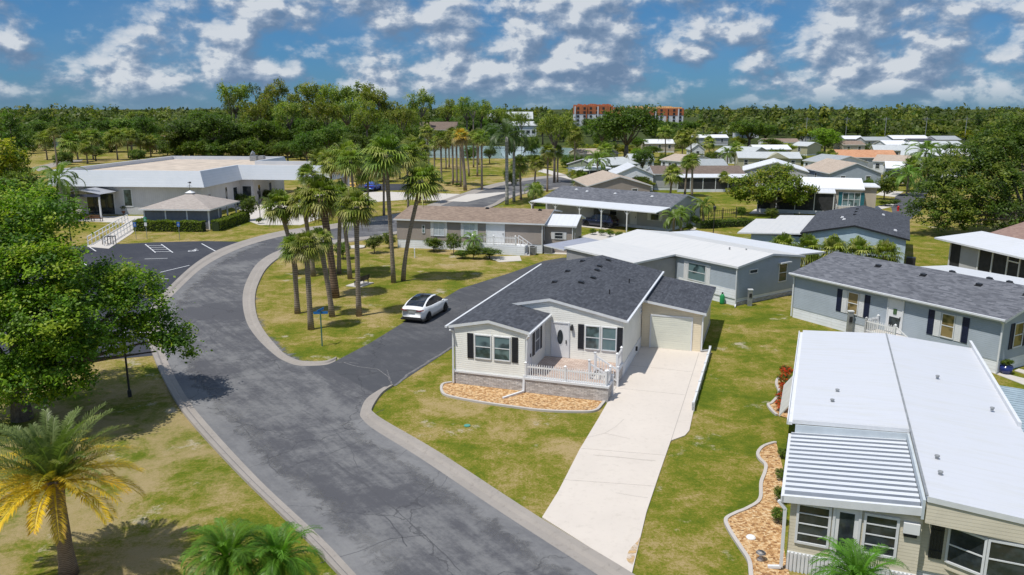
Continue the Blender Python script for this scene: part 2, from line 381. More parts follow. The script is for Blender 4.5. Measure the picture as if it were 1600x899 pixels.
# ---------------------------------------------------------------- ground, roads
def smooth(pts,k=6):
    out=[]
    for i in range(len(pts)-1):
        p0=np.array(pts[max(i-1,0)]);p1=np.array(pts[i]);p2=np.array(pts[i+1]);p3=np.array(pts[min(i+2,len(pts)-1)])
        for j in range(k):
            t=j/k; out.append(tuple(.5*((2*p1)+(-p0+p2)*t+(2*p0-5*p1+4*p2-p3)*t*t+(-p0+3*p1-3*p2+p3)*t**3)))
    out.append(tuple(pts[-1])); return out
def gp(pts,z=0): return [G(*p,z) for p in pts]
def structure(name,mb,m,parent=None): return tag(mb.build(name,m,parent),kind='structure')
def ground_sheet():
    mb=MB(); xs=[-3000,-600,-150,-60,0,60,150,600,3000]; ys=[-400,-60,0,60,150,400,1500,5200]
    for j in range(len(ys)-1):
        for i in range(len(xs)-1):
            mb.poly([(xs[i],ys[j],0),(xs[i+1],ys[j],0),(xs[i+1],ys[j+1],0),(xs[i],ys[j+1],0)])
    structure('ground',mb,M['grass'])
ground_sheet()
Lr=gp([(640,985),(557,899),(500,839),(406,751),(325,664),(291,620),(262,565),(250,520),(255,480),(275,457),(315,420),(355,397),(400,380),(450,368),(520,358),(602,344),(650,335),(715,312.7),(773,293),(835,281),(930,272)])
Lo=gp([(625,998),(528,899),(468,835),(375,745),(300,664),(269,620),(240,560),(230,520),(238,478),(262,452),(305,413),(345,390),(395,373),(447,361),(515,352),(596,339),(640,330),(708,308),(768,289),(832,278),(930,269.5)])
Rr=gp([(1060,985),(934,899),(781,800),(656,716),(585,672),(566,655),(563,645),(573,623),(600,605)])
Ro=gp([(1100,975),(987,899),(840,810),(687,710),(605,662),(585,648),(582,640),(597,617),(615,604)])
Ir=gp([(524,565),(507,571),(470,572),(450,567),(429,555),(400,527),(384,500),(379,467),(385,440),(402,412),(430,394),(470,382),(540,373),(602,366),(650,352),(700,340),(765,321),(786,309.6),(817,300),(870,293),(940,286)])
Io=gp([(526,560),(508,566.5),(475,567),(457,562),(440,551),(414,520),(402,495),(399,467),(405,443),(419,419),(443,401),(480,389),(545,379),(602,371),(655,357),(708,344),(770,324),(792,313),(822,303),(872,296),(940,289)])
main_poly=smooth(Lr,5)+list(reversed(smooth(Ir,5)))+gp([(600,605)])+list(reversed(smooth(Rr,5)[:-1]))
structure('main_road',MB().sheet(main_poly,.010),M['road'])
side_poly=gp([(500,569),(524,565),(580,535.5),(631,504),(718,452),(800,426),(850,408),(880,403),(900,404),(905,414),(880,424),(800,470),(712,541),(616,604),(598,607),(585,615)])
structure('side_road',MB().sheet(side_poly,.016),M['side'])
def ribbon(a,b,prof):
    # profile heights from edge a to edge b
    mb=MB(); n=len(a); k=len(prof); V=[]
    for i in range(n):
        for t,z in prof: V.append((a[i][0]*(1-t)+b[i][0]*t,a[i][1]*(1-t)+b[i][1]*t,z))
    F=[]
    for i in range(n-1):
        for j in range(k-1): F.append((i*k+j,i*k+j+1,(i+1)*k+j+1,(i+1)*k+j))
    mb.add(V,F); return mb
kp=[(0,.0),(0.0,.018),(.45,.022),(.62,.10),(.97,.12),(1.0,.0)]
structure('kerb',ribbon(smooth(Lr,6),smooth(Lo,6),kp),M['kerb'])
structure('kerb',ribbon(smooth(Rr,6),smooth(Ro,6),kp),M['kerb'])
structure('kerb',ribbon(smooth(Ir,6),smooth(Io,6),kp),M['kerb'])
# pale worn strips of older asphalt along both gutters
def inset(a,dist):
    out=[]
    for i,p in enumerate(a):
        q=a[min(i+1,len(a)-1)]; r=a[max(i-1,0)]; d=Vector((q[0]-r[0],q[1]-r[1])).normalized(); out.append((p[0]-d.y*dist,p[1]+d.x*dist))
    return out
def edge_strip(a,w0,sign,jit):
    s=smooth(a,6); out=[]
    for i,p in enumerate(s):
        q=s[min(i+1,len(s)-1)]; r=s[max(i-1,0)]; d=Vector((q[0]-r[0],q[1]-r[1])).normalized()
        ww=w0*(1+jit*math.sin(i*.9)+jit*.6*math.sin(i*2.3+1)); out.append((p[0]-d.y*ww*sign,p[1]+d.x*ww*sign))
    n=len(s); mb=MB().add([(p[0],p[1],.0135) for p in s]+[(p[0],p[1],.0135) for p in out],[(i,i+1,n+i+1,n+i) for i in range(n-1)])
    o=mb.build('road_edge_strip',M['strip']); ca=o.data.color_attributes.new('across','FLOAT_COLOR','POINT')
    ca.data.foreach_set('color',[v for i in range(2*n) for v in ((0,0,0,1) if i<n else (1,1,1,1))]); return tag(o,kind='structure')
def ragged(m):
    t=NT(m.node_tree); out=[n for n in t.n if n.type=='OUTPUT_MATERIAL'][0]; pr=[n for n in t.n if n.type=='BSDF_PRINCIPLED'][0]
    at=t.new('ShaderNodeAttribute',attribute_name='across').outputs['Fac']; v=objc(t)
    k=t.math('ADD',at,t.math('MULTIPLY',t.math('SUBTRACT',t.noise(v,1.3,7,.72,.6),.5),1.5)); a_=t.sstep(k,.30,.85)
    mx=t.new('ShaderNodeMixShader',{0:a_,1:pr.outputs[0],2:t.new('ShaderNodeBsdfTransparent').outputs[0]}); t.l.new(mx.outputs[0],out.inputs[0])
ragged(M['strip'])
edge_strip(Rr[:6],1.5,1,.10); edge_strip(Lr[:13],2.0,-1,.14); edge_strip(Ir[2:12],1.3,-1,.1)
# parking lot of the clubhouse, paint
pk=gp([(-60,384),(115,385),(240,379),(322,377),(372,378)])+[p for p in smooth(Lo,5) if G(372,378)[1]>p[1]>G(240,556)[1] and p[1]<G(0,378)[1]][::-1]+gp([(240,556),(130,566),(-60,590)])
structure('parking_lot',MB().sheet(pk,.008),M['park'])
lm=MB()
def line(a,b,wd=.12,z=.014):
    p=Vector(G(*a));q=Vector(G(*b)); d=(q-p).normalized(); n=Vector((-d.y,d.x))*wd/2
    lm.add([(p.x-n.x,p.y-n.y,z),(q.x-n.x,q.y-n.y,z),(q.x+n.x,q.y+n.y,z),(p.x+n.x,p.y+n.y,z)],[(0,1,2,3)])
for a,b in [((227,382),(243,395)),((252,382),(270,395)),((315,381),(337,393)),((250,426),(296,415)),((229,384),(255,384)),((232,387),(259,387)),((236,390),(263,390)),((241,393.5),(268,393.5)),((226,405),(262,404)),((250,436),(263,436)),((135,383),(150,393)),((185,520),(245,520)),((120,400),(135,415))]: line(a,b)
x,y=G(300,392.5)
for k in range(14):   # wheelchair symbol: ring, seat, back and head
    a0=k/14*2*math.pi; a1=(k+1)/14*2*math.pi
    lm.add([(x+math.cos(t)*r,y+math.sin(t)*r,.014) for t,r in ((a0,.30),(a1,.30),(a1,.42),(a0,.42))],[(0,1,2,3)])
lm.box(x-.06,x+.06,y+.1,y+.9,.009,.0145); lm.box(x+.06,x+.55,y+.35,y+.47,.009,.0145); lm.box(x-.12,x+.12,y+.98,y+1.2,.009,.0145)
structure('parking_lines',lm,M['white'])
# driveway, aprons, walks
drv=gp([(847,810),(872,770),(905,705),(935,655),(1000,541.5),(1108,549),(1093,600),(1077,674),(1070,682),(1048,690),(1030,742),(1010,802),(987,899)])
structure('driveway',MB().prism(drv[::-1],'z',-.05,.05),M['drive'])
jl=MB()
def crack(pts,wd,z,mb):
    w=[Vector(G(*p,z)) for p in pts]
    if mb is not jl:   # wander like a real crack
        ww=[]; 
        for p,q in zip(w,w[1:]):
            n_=max(2,int((q-p).length/.35)); d=(q-p).normalized(); nn=Vector((-d.y,d.x))
            for i in range(n_): ww.append(p+(q-p)*(i/n_)+nn*rnd.uniform(-.05,.05)*(i>0))
        w=ww+[w[-1]]; wd=wd*.7
    for p,q in zip(w,w[1:]):
        d=(q-p).normalized(); n=Vector((-d.y,d.x))*wd/2
        mb.add([(p.x-n.x,p.y-n.y,z),(q.x-n.x,q.y-n.y,z),(q.x+n.x,q.y+n.y,z),(p.x+n.x,p.y+n.y,z)],[(0,1,2,3)])
crack([(1092,552),(1070,622),(1048,690)],.02,.055,jl); crack([(927,711),(962,714),(1008,719),(1024,720)],.018,.055,jl); crack([(917,684),(945,677),(985,686)],.012,.055,jl); crack([(945,677),(962,667),(975,655)],.012,.055,jl); crack([(962,770),(990,775),(1012,778)],.010,.055,jl)
for f in (.18,.36,.72,.86):
    a_=G(1000,541.5); b_=G(847,810); c_=G(1092,552); d_=G(1002,834)
    p_=(a_[0]+(b_[0]-a_[0])*f,a_[1]+(b_[1]-a_[1])*f); q_=(c_[0]+(d_[0]-c_[0])*f*.97,c_[1]+(d_[1]-c_[1])*f*.97)
    jl.bar((p_[0],p_[1],.049),(q_[0],q_[1],.049),.012,.010)
rc=MB()
for pts,wd in [([(370,654),(380,668),(397,687)],.05),([(419,707),(420,723),(426,732),(433,740)],.06),([(587,804),(600,806),(615,823),(628,838),(636,854)],.06),([(524,722),(570,756),(622,800),(672,845),(720,893)],.045),([(430,745),(470,722),(505,714),(560,690)],.04),([(500,880),(560,862),(610,842),(668,836)],.04),([(470,640),(520,668),(548,700),(560,735)],.03),([(700,742),(690,760),(668,775)],.03),([(640,700),(625,712),(600,720)],.03),([(600,640),(575,652),(560,662)],.04)]: crack(pts,wd,.0145,rc)
structure('road_cracks',rc,paint('crack_filler',(.072,.072,.078),.8,.2))
lc=MB()
for pts,wd in [([(536,566),(560,573),(590,577),(608,590),(612,603)],.10),([(604,578),(609,590),(613,603)],.05),([(524,566),(545,566),(560,568)],.08),([(616,603),(640,583),(668,566),(706,542)],.22)]: crack(pts,wd,.0185,lc)
structure('sandy_seams',lc,M['strip'] if False else paint('sandy_seam',(.155,.15,.15),.9,.35,6))
structure('driveway_joints',jl,paint('joint_dirt',(.30,.27,.24),.9))
rm_=M['rust']; t=NT(rm_.node_tree); pr=[n for n in t.n if n.type=='BSDF_PRINCIPLED'][0]; out=[n for n in t.n if n.type=='OUTPUT_MATERIAL'][0]
mx=t.new('ShaderNodeMixShader',{0:t.sstep(t.noise(objc(t),2.2,6,.7,.5),.40,.66),1:pr.outputs[0],2:t.new('ShaderNodeBsdfTransparent').outputs[0]}); t.l.new(mx.outputs[0],out.inputs[0])
rs=MB().sheet(smooth(gp([(988,856),(996,848),(1000,842),(998,850),(990,880),(986,884),(979,876),(982,864)])+[G(988,856)],4)[:-1],.056); structure('rust_stain',rs,M['rust'])
# lawn-edge walks round the clubhouse and neighbours
def walk(name,pts,z=.03,m='path'): structure(name,MB().prism([p for p in gp(pts)],'z',-.03,z),M[m])
walk('clubhouse_walk',[(104,338),(230,338),(236,342),(222,352),(205,366),(170,389),(135,386),(178,362),(196,349),(104,345)])
walk('clubhouse_forecourt',[(352,322),(392,318),(520,302),(600,300),(730,304),(800,300),(730,316),(640,312),(560,318),(520,335),(470,352),(405,352),(372,340),(380,330)],.035)
walk('far_side_lot',[(520,288),(640,288),(660,297),(520,300)],.04,'park')
walk('house_apron',[(760,402),(812,400),(815,408),(780,410)])
walk('annex_slab',[(855,390),(902,390),(892,398),(850,397)])
walk('neighbour_drive',[(916,367),(945,370),(975,364),(1000,372),(975,385),(925,378)],.03)
walk('footpath',[(906,392),(921,383),(914,379),(898,389)],.03)
walk('white_gravel_bed',[(900,372),(975,376),(985,370),(935,362)],.02)
walk('white_gravel_bed',[(1060,368),(1086,360),(1092,352),(1075,352),(1085,357),(1058,363)],.02)
walk('back_street',[(1392,322),(1400,306),(1425,300),(1460,268),(1500,262),(1520,266),(1480,285),(1450,300),(1438,330),(1420,345),(1395,335)],.02,'side')
walk('concrete_path',[(1345,327),(1365,330),(1400,322),(1395,318)]); walk('concrete_path',[(1368,305),(1398,308),(1412,300),(1380,298)])
walk('concrete_path',[(1170,334),(1240,336),(1240,329),(1180,327)])
walk('patio_slab',[(1530,575),(1600,602),(1640,600),(1600,592),(1556,581)],.03); walk('garden_path',[(1585,580),(1640,598),(1640,590),(1592,577)],.04)
walk('park_walk',[(840,268),(900,283),(905,279),(850,264)],.03)
structure('pond',MB().sheet(smooth(gp([(640,236),(690,228),(780,229),(850,230),(905,233),(912,240),(890,246),(800,248),(700,247),(650,245),(640,236)]),5)[:-1],.03),paint('pond_water',(.34,.46,.44),.12,.15,.05))
walk('sandy_lot',[(50,262),(100,251),(130,249),(128,252),(95,258),(60,268)],.02,'kerb')
# mulch bed at the front of the home
def bed(poly,name,lab,z=.06):
    P=smooth(gp(poly),5)
    o=MB().prism(P[::-1] ,'z',-.02,z).build(name,M['mulch']); tag(o,kind='structure')
    return P
b1=smooth(gp([(706,599),(692,602),(690,612),(700,620),(745,629),(800,637),(850,643),(905,645),(930,643),(940,634),(944,629)]),5)
inner=[( -3.3,41.9),(4.9,39.2)]
structure('mulch_bed',MB().sheet(b1+[(4.2,39.9),(-3.3,42.3)],.05),M['mulch'])
def edging(P,name,lab,wd=.14,h=.10):
    mb=MB(); a=inset(P,wd/2); b=inset(P,-wd/2); n=len(P)
    V=[(p[0],p[1],0) for p in a]+[(p[0],p[1],h) for p in a]+[(p[0],p[1],h) for p in b]+[(p[0],p[1],0) for p in b]
    F=[]
    for i in range(n-1):
        F+= [(i,i+1,n+i+1,n+i),(n+i,n+i+1,2*n+i+1,2*n+i),(2*n+i,2*n+i+1,3*n+i+1,3*n+i)]
    F+=[(0,n,2*n,3*n),(n-1,2*n-1,3*n-1,4*n-1)]
    mb.add(V,F); return tag(mb.build(name,M['edge']),lab,'garden edging')
edging(b1,'bed_edging','curved concrete edging round the orange mulch bed before the cream home')
b2=smooth(gp([(1213,694),(1208,694),(1192,700),(1184,710),(1187,719),(1196,728),(1195,740),(1189,757),(1187,783),(1167,797),(1150,804),(1134,814),(1140,831),(1156,856),(1170,878),(1173,899),(1176,935)]),5)
structure('mulch_bed',MB().sheet(b2+gp([(1240,935),(1225,860),(1222,800),(1225,740)]),.05),M['mulch'])
edging(b2,'bed_edging','wavy concrete edging beside the mulch bed of the metal roofed home')
b3=smooth(gp([(1222,590),(1215,594),(1213,602),(1217,612),(1214,622),(1205,632),(1200,634),(1206,643),(1214,650)]),4)
structure('mulch_bed',MB().sheet(b3+gp([(1232,655),(1240,600)]),.045),M['mulch'])
edging(b3,'bed_edging','short scalloped edging round the red flower bed')
# small utility lid and spot in lawn
tag(MB().lathe([(.16,0),(.17,.05),(.13,.09),(.02,.10)],(G(1173,843)[0],G(1173,843)[1],.04),20).build('meter_lid',M['white'],smooth=False),'round white lid lying in orange mulch','lid')
tag(MB().lathe([(.16,0),(.15,.03),(.05,.04)],(G(730,666)[0],G(730,666)[1],.02),14).build('sprinkler_lid',paint('green_plastic',(.08,.28,.22),.6)),'small green utility lid in the lawn before the cream home','lid')
for (px,py,r) in [(716,642,.75),(742,650,.55),(690,655,.7)]: pass

# ---------------------------------------------------------------- house kit
def faces(W,D,ox=0,oy=0):
    return {'f':((ox,oy),(1,0),(0,-1)),'r':((ox+W,oy),(0,1),(1,0)),'b':((ox+W,oy+D),(-1,0),(0,1)),'l':((ox,oy+D),(0,-1),(-1,0))}
def window(par,F,u,z,w,h,sh=None,pane='pane',style='hung',shw=.36,trimw=.06,name='window',shm=None,mulls=0):
    mb=MB(); d0,d1=-.02,.05
    mb.fbox(F,u,u+trimw,z,z+h,d0,d1); mb.fbox(F,u+w-trimw,u+w,z,z+h,d0,d1)
    mb.fbox(F,u+trimw,u+w-trimw,z,z+trimw,d0,d1+.01); mb.fbox(F,u+trimw,u+w-trimw,z+h-trimw,z+h,d0,d1)
    if style=='hung': mb.fbox(F,u+trimw,u+w-trimw,z+h*.5-.022,z+h*.5+.022,d0,d1-.012)
    if style=='jal':
        for k in (1,2,3): mb.fbox(F,u+trimw,u+w-trimw,z+h*k/4-.018,z+h*k/4+.018,d0,d1-.012)
    for k in range(mulls): 
        uu=u+w*(k+1)/(mulls+1); mb.fbox(F,uu-.03,uu+.03,z+trimw,z+h-trimw,d0,d1-.006)
    fr=mb.build(name,M['trim'],par)
    MB().fbox(F,u+trimw*.6,u+w-trimw*.6,z+trimw*.6,z+h-trimw*.6,-.015,.018).build('pane',M[pane],fr)
    if sh:
        for s0 in (u-shw-.03,u+w+.03):
            s=MB(); s.fbox(F,s0,s0+.05,z-.02,z+h+.02,-.01,.045); s.fbox(F,s0+shw-.05,s0+shw,z-.02,z+h+.02,-.01,.045)
            k=int(h/.09)
            for i in range(k): 
                zz=z+i*h/k; s.fbox(F,s0+.05,s0+shw-.05,zz,zz+h/k*.72,-.01,.034)
            s.fbox(F,s0+.05,s0+shw-.05,z-.02,z+h+.02,-.01,.018)
            s.build('shutter',M[sh],par)
    return fr
def door(par,F,u,z,w,h,m='white',oval=False,glass=None):
    mb=MB(); mb.fbox(F,u-.08,u,z,z+h+.08,-.02,.06); mb.fbox(F,u+w,u+w+.08,z,z+h+.08,-.02,.06); mb.fbox(F,u,u+w,z+h,z+h+.08,-.02,.06)
    mb.fbox(F,u,u+w,z,z+h,-.015,.025,1)
    d=mb.build('door',[M['trim'],M[m]],par)
    if oval:
        O,t,n=F; pts=[]
        for k in range(24):
            a=2*math.pi*k/24; pts.append((math.cos(a),math.sin(a)))
        for r,dd,mm,nm in ((1.22,.034,'trim','oval_trim'),(1.0,.042,'pane','oval_pane')):
            P=[(O[0]+t[0]*(u+w/2+p[0]*.17*r)+n[0]*q,O[1]+t[1]*(u+w/2+p[0]*.17*r)+n[1]*q,z+h*.6+p[1]*.43*r) for q in (.02,dd) for p in pts]
            MB().add(P,[tuple(range(24,48)),]+[(i,(i+1)%24,24+(i+1)%24,24+i) for i in range(24)]).build(nm,M[mm],d)
    if glass: MB().fbox(F,u+.12,u+w-.12,z+glass[0],z+glass[1],.02,.034).build('pane',M['pane'],d)
    MB().fbox(F,u+w-.14,u+w-.09,z+h*.42,z+h*.52,.02,.075).build('handle',M['dark_metal'],d)
    return d
def body(par,W,D,zs,ze,zr,axis,wm,sm,x0=0,y0=0,th=.16,rp=.5,name='wall'):
    e=ze-th+.03; r=zr-th+.03
    if axis=='y': MB().prism([(x0,zs),(x0+W,zs),(x0+W,e),(x0+W*rp,r),(x0,e)],'y',y0,y0+D).build(name,M[wm],par)
    else: MB().prism([(y0,zs),(y0+D,zs),(y0+D,e),(y0+D*rp,r),(y0,e)],'x',x0,x0+W).build(name,M[wm],par)
    if zs>0: MB().box(x0+.025,x0+W-.025,y0+.025,y0+D-.025,-.05,zs).build('skirting',M[sm],par)
def roof(par,W,D,ze,zr,axis,top,oh=.3,og=.25,x0=0,y0=0,th=.16,rp=.5,edge='trim',name='roof'):
    span=W if axis=='y' else D; s0=x0 if axis=='y' else y0
    k1=(zr-ze)/(span*rp); k2=(zr-ze)/(span*(1-rp))
    prof=[(s0-oh,ze-k1*oh),(s0+span*rp,zr),(s0+span+oh,ze-k2*oh),(s0+span+oh,ze-k2*oh-th),(s0+span*rp,zr-th),(s0-oh,ze-k1*oh-th)]
    mf=[0,0,1,1,1,1]
    a0,a1=(y0-og,y0+D+og) if axis=='y' else (x0-og,x0+W+og)
    mb=MB(); mb.prism(prof,axis,a0,a1,1,mf)
    # split the chevron end caps are ngons: fine
    return mb.build(name,[top,M[edge]],par)
def gutter(par,p,q,wd=.13,name='gutter'):
    mb=MB(); p=Vector(p);q=Vector(q); mb.bar(p,q,wd,.10); return mb.build(name,M['trim'],par)
def vents(par,pts,m='black',s=.32):
    for x,y,z in pts:
        mb=MB(); mb.prism([(x-s/2,z-.03),(x+s/2,z-.03),(x+s*.42,z+.10),(x-s*.42,z+.13)],'y',y-s/2,y+s/2); mb.box(x-s*.62,x+s*.62,y-s*.62,y+s*.62,z-.04,z+.012)
        mb.build('roof_vent',M[m],par)
def downspout(par,pts,r=.045,m='trim'):
    mb=MB()
    for a,b in zip(pts,pts[1:]): mb.bar(a,b,r*2,r*1.6)
    mb.build('downspout',M[m],par)

# ================================================================ the cream home
A0=18.4; o0=(-3.15,41.75)
H1=thing('mobile_home','cream home with charcoal roof, picket railed porch and garage beside the long driveway','house',(o0[0],o0[1],0),-R(A0))
WB,YM,WM,DM=4.05,3.95,8.6,17.9
ZE,ZR=3.45,4.33; k=(ZR-ZE)/4.3; zrb=ZE+k*2.02
TH_=.16
# walls: bump-out room and main body, one shell
mb=MB(); e=ZE-TH_+.03
mb.prism([(0,.72),(WB,.72),(WB,e),(2.02,zrb-TH_+.03),(0,e)],'y',0,YM)
mb.prism([(0,.72),(WM,.72),(WM,e),(4.3,ZR-TH_+.03),(0,e)],'y',YM,DM)
mb.build('wall',M['cream'],H1)
MB().box(-.03,WB+.0,-.03,YM,-.05,.80).box(-.03,.0,YM,DM+.03,-.05,.80).build('stone_skirting',M['stone'],H1)
MB().box(WB,WM-1.2,-.17,YM,-.05,.80).box(WM-1.2,WM+.02,-.17,.80,-.05,.80).box(WM-1.2,WM+.02,2.30,YM,-.05,.80).build('porch_base',M['stone'],H1)
MB().box(WM+.001,WM+.03,YM,DM,-.05,.71).build('skirting',M['skirtw'],H1)
MB().box(-.06,WB,-.08,-.03,.72,.82).box(WB,WM+.07,-.22,-.13,.78,.90).box(WM-.03,WM+.07,-.13,.80,.78,.90).box(WM-.03,WM+.07,2.3,YM,.78,.90).box(-.08,-.03,-.08,DM,.72,.82).build('ledge_trim',M['trim'],H1)
pv=paint('porch_floor_base',(.3,.2,.15)); 
m,t,p,o_=base('porch_pavers'); v=objc(t); s_=t.new('ShaderNodeSeparateXYZ',{0:v})
br=t.new('ShaderNodeTexBrick',{'Vector':v,'Color1':(.40,.29,.235,1),'Color2':(.56,.45,.38,1),'Mortar':(.26,.21,.18,1),'Scale':1.0,'Mortar Size':.012,'Brick Width':.28,'Row Height':.14})
t.l.new(br.outputs[0],p.inputs['Base Color']); p.inputs['Roughness'].default_value=.75; M['paver']=m
MB().box(WB+.01,WM-1.2,-.12,YM-.01,.80,.845).box(WM-1.2,WM-.03,-.12,.80,.80,.845).box(WM-1.2,WM-.03,2.3,YM-.01,.80,.845).build('porch_floor',M['paver'],H1)
# roofs
top=SH('char','y'); mb=MB()
oh=.32; zl=ZE-k*oh
mb.prism([(-oh,zl),(4.3,ZR),(WM+.18,ZE-k*.18),(WM+.18,ZE-k*.18-TH_),(4.3,ZR-TH_),(-oh,zl-TH_)],'y',YM-.12,DM+.3,1,[0,0,1,1,1,1])
mb.build('roof',[top,M['trim']],H1)
mb=MB(); mb.prism([(-oh,zl),(2.02,zrb),(WB+.28,ZE-k*.28+.02),(WB+.28,ZE-k*.28-TH_),(2.02,zrb-TH_),(-oh,zl-TH_)],'y',-.13,YM-.122,1,[0,0,1,1,1,1])
mb.prism([(2.03,zrb-.02),(WB+.28,ZE-k*.28+.02),(WB+.28,ZE-k*.28-.14),(2.03,zrb-.16)],'y',YM-.122,YM+.0,1,[0,1,1,1])
mb.build('porch_side_roof',[top,M['trim']],H1)
gutter(H1,(-oh-.06,-.3,zl-.05),(-oh-.06,DM+.3,zl-.05)); gutter(H1,(WM+.25,YM-.28,ZE-k*.25-.04),(WM+.25,DM+.25,ZE-k*.25-.04),.12)
gutter(H1,(WB+.34,-.3,ZE-k*.3-.06),(WB+.34,YM-.05,ZE-k*.3-.06),.10)
def onroof(x,y): return (x,y,ZR-k*abs(x-4.3))
vents(H1,[onroof(*p) for p in [(3.2,9.0),(4.9,9.0),(5.25,10.9),(5.0,13.2),(4.9,14.5),(3.1,12.7),(3.25,16.4),(5.0,17.0)]])
MB().lathe([(.04,0),(.04,.3)],onroof(7.4,12.2),8).build('vent_pipe',M['dark_metal'],H1); MB().lathe([(.04,0),(.04,.3)],onroof(6.9,8.2),8).build('vent_pipe',M['dark_metal'],H1)
# openings
F=faces(WB,YM)['f']; 
window(H1,F,1.17,1.62,.98,1.38,None,'pane_b'); window(H1,F,2.27,1.62,.98,1.38,None,'pane_b')
def shutter(F,u,z,w,h,m='shutter_black',par=H1):
    s=MB(); s.fbox(F,u,u+w,z,z+h,-.01,.02); s.fbox(F,u,u+.05,z,z+h,-.01,.045); s.fbox(F,u+w-.05,u+w,z,z+h,-.01,.045)
    n=int(h/.10)
    for i in range(n): s.fbox(F,u+.05,u+w-.05,z+i*h/n,z+(i+.7)*h/n,-.01,.035)
    return s.build('shutter',M[m],par)
shutter(F,.76,1.60,.34,1.42); shutter(F,3.32,1.60,.34,1.42)
Fs=((WB,0),(0,1),(1,0)); window(H1,Fs,1.75,1.62,.95,1.38,None,'pane'); shutter(Fs,1.35,1.60,.34,1.42); shutter(Fs,2.76,1.60,.34,1.42)
door(H1,Fs,.25,.86,.75,2.0,'white')
Fm=((WB,YM),(1,0),(0,-1))
door(H1,Fm,.42,.86,.95,2.03,'white',oval=True)
window(H1,Fm,2.35,1.5,.88,1.42,None,'pane_b'); window(H1,Fm,3.30,1.5,.88,1.42,None,'pane_b'); shutter(Fm,1.94,1.48,.34,1.46); shutter(Fm,4.21,1.48,.30,1.46)
MB().fbox(Fm,1.52,1.66,2.55,2.80,.01,.16).fbox(Fm,1.55,1.63,2.80,2.88,.01,.10).build('porch_light',M['dark_metal'],H1)
for i in range(9): # small house number plate marks: plain bars, unreadable in the photo
    pass
downspout(H1,[(WB+.30,-.30,ZE-.2),(WB+.12,-.06,ZE-.45),(WB+.08,-.10,.95)]); downspout(H1,[(WB-.0,-.14,1.0),(WB-.0,-.24,.12),(WB-.75,-1.45,.08)],.06)
downspout(H1,[(-.12,-.35,ZE-.25),(-.06,-.06,ZE-.4),(-.07,-.10,.1)])
Fr=((WM,YM),(0,1),(1,0)); window(H1,Fr,5.55,2.35,.5,.5,None,'pane')
MB().fbox(Fr,4.2,4.36,.35,.60,.0,.14).build('meter_box',M['dark_metal'],H1)
# picket railings of the porch
def pickets(par,p,q,z0,z1,step=.125,posts=2,name='picket_railing',tops=.10):
    p=Vector(p);q=Vector(q);L=(q-p).length; d=(q-p)/L; mb=MB()
    for zz in (z0+.10,z1-.14):
        mb.bar((p.x,p.y,zz),(q.x,q.y,zz),.045,.08)
    n=int(L/step)
    for i in range(1,n):
        c=p+d*(i*L/n); mb.box(c.x-.022,c.x+.022,c.y-.022,c.y+.022,z0+.04,z1-.02)
        mb.add([(c.x-.022,c.y-.022,z1-.02),(c.x+.022,c.y-.022,z1-.02),(c.x+.022,c.y+.022,z1-.02),(c.x-.022,c.y+.022,z1-.02),(c.x,c.y,z1+.05)],[(0,1,4),(1,2,4),(2,3,4),(3,0,4)])
    for i in range(posts):
        c=p+d*(L*i/(posts-1)); mb.box(c.x-.055,c.x+.055,c.y-.055,c.y+.055,z0,z1+.08); mb.add([(c.x-.075,c.y-.075,z1+.08),(c.x+.075,c.y-.075,z1+.08),(c.x+.075,c.y+.075,z1+.08),(c.x-.075,c.y+.075,z1+.08),(c.x,c.y,z1+.17)],[(0,1,4),(1,2,4),(2,3,4),(3,0,4),(3,2,1,0)])
    return mb.build(name,M['white'],par)
pickets(H1,(WB+.08,-.10),(WM-.12,-.10),.86,1.62,posts=3)
pickets(H1,(WM-.06,2.55),(WM-.06,3.82),.86,1.75,posts=2); pickets(H1,(WM-.06,.0),(WM-.06,.72),.86,1.62,posts=2)
st=MB()
for i in range(4): st.box(WM-1.19+i*.30,WM-.89+i*.30,.81,2.29,-.03,.80-.19*(i+1)+.03)
st.build('steps',M['path'],H1)
for yy in (.84,2.26):
    mb=MB(); xa,xb=WM-1.22,WM+.06
    mb.bar((xa,yy,1.70),(xb,yy,1.00),.05,.08); mb.bar((xa,yy,1.05),(xb,yy,.35),.04,.06)
    for i in range(8):
        f=(i+.5)/8; x=xa+(xb-xa)*f; mb.box(x-.018,x+.018,yy-.018,yy+.018,1.05-.70*f,1.70-.70*f)
    for x,z0,z1 in ((xa,.84,1.85),(xb,.0,1.15)): mb.box(x-.05,x+.05,yy-.05,yy+.05,z0,z1); mb.box(x-.07,x+.07,yy-.07,yy+.07,z1,z1+.05)
    mb.build('stair_rail',M['white'],H1)
# attached garage
XG,YG=WM+.72-.72,10.25
mb=MB(); gx0,gx1,gy0,gy1=WM+.035,12.35,10.2,17.4
mb.prism([(gx0,.05),(gx1,.05),(gx1,2.46),(gx0,3.02)],'y',gy0,gy1); mb.build('garage_wall',M['beige'],H1)
mb=MB(); mb.prism([(gx0-.0,3.20),(gx1+.28,2.62),(gx1+.28,2.46),(gx0,3.04)],'y',gy0-.28,gy1+.25,1,[0,1,1,1]); mb.build('garage_roof',[top,M['trim']],H1)
Fg=((gx0,gy0),(1,0),(0,-1)); g0=MB(); u0,u1=.62,3.10
g0.fbox(Fg,u0-.09,u0,.05,2.23,-.02,.05).fbox(Fg,u1,u1+.09,.05,2.23,-.02,.05).fbox(Fg,u0,u1,2.14,2.23,-.02,.05); gf=g0.build('garage_door_frame',M['trim'],H1)
gd=MB()
for i in range(4): gd.fbox(Fg,u0,u1,.06+i*.52,.06+i*.52+.505,-.02,.022); 
gd.fbox(Fg,u0,u1,.06,2.14,-.02,.008)
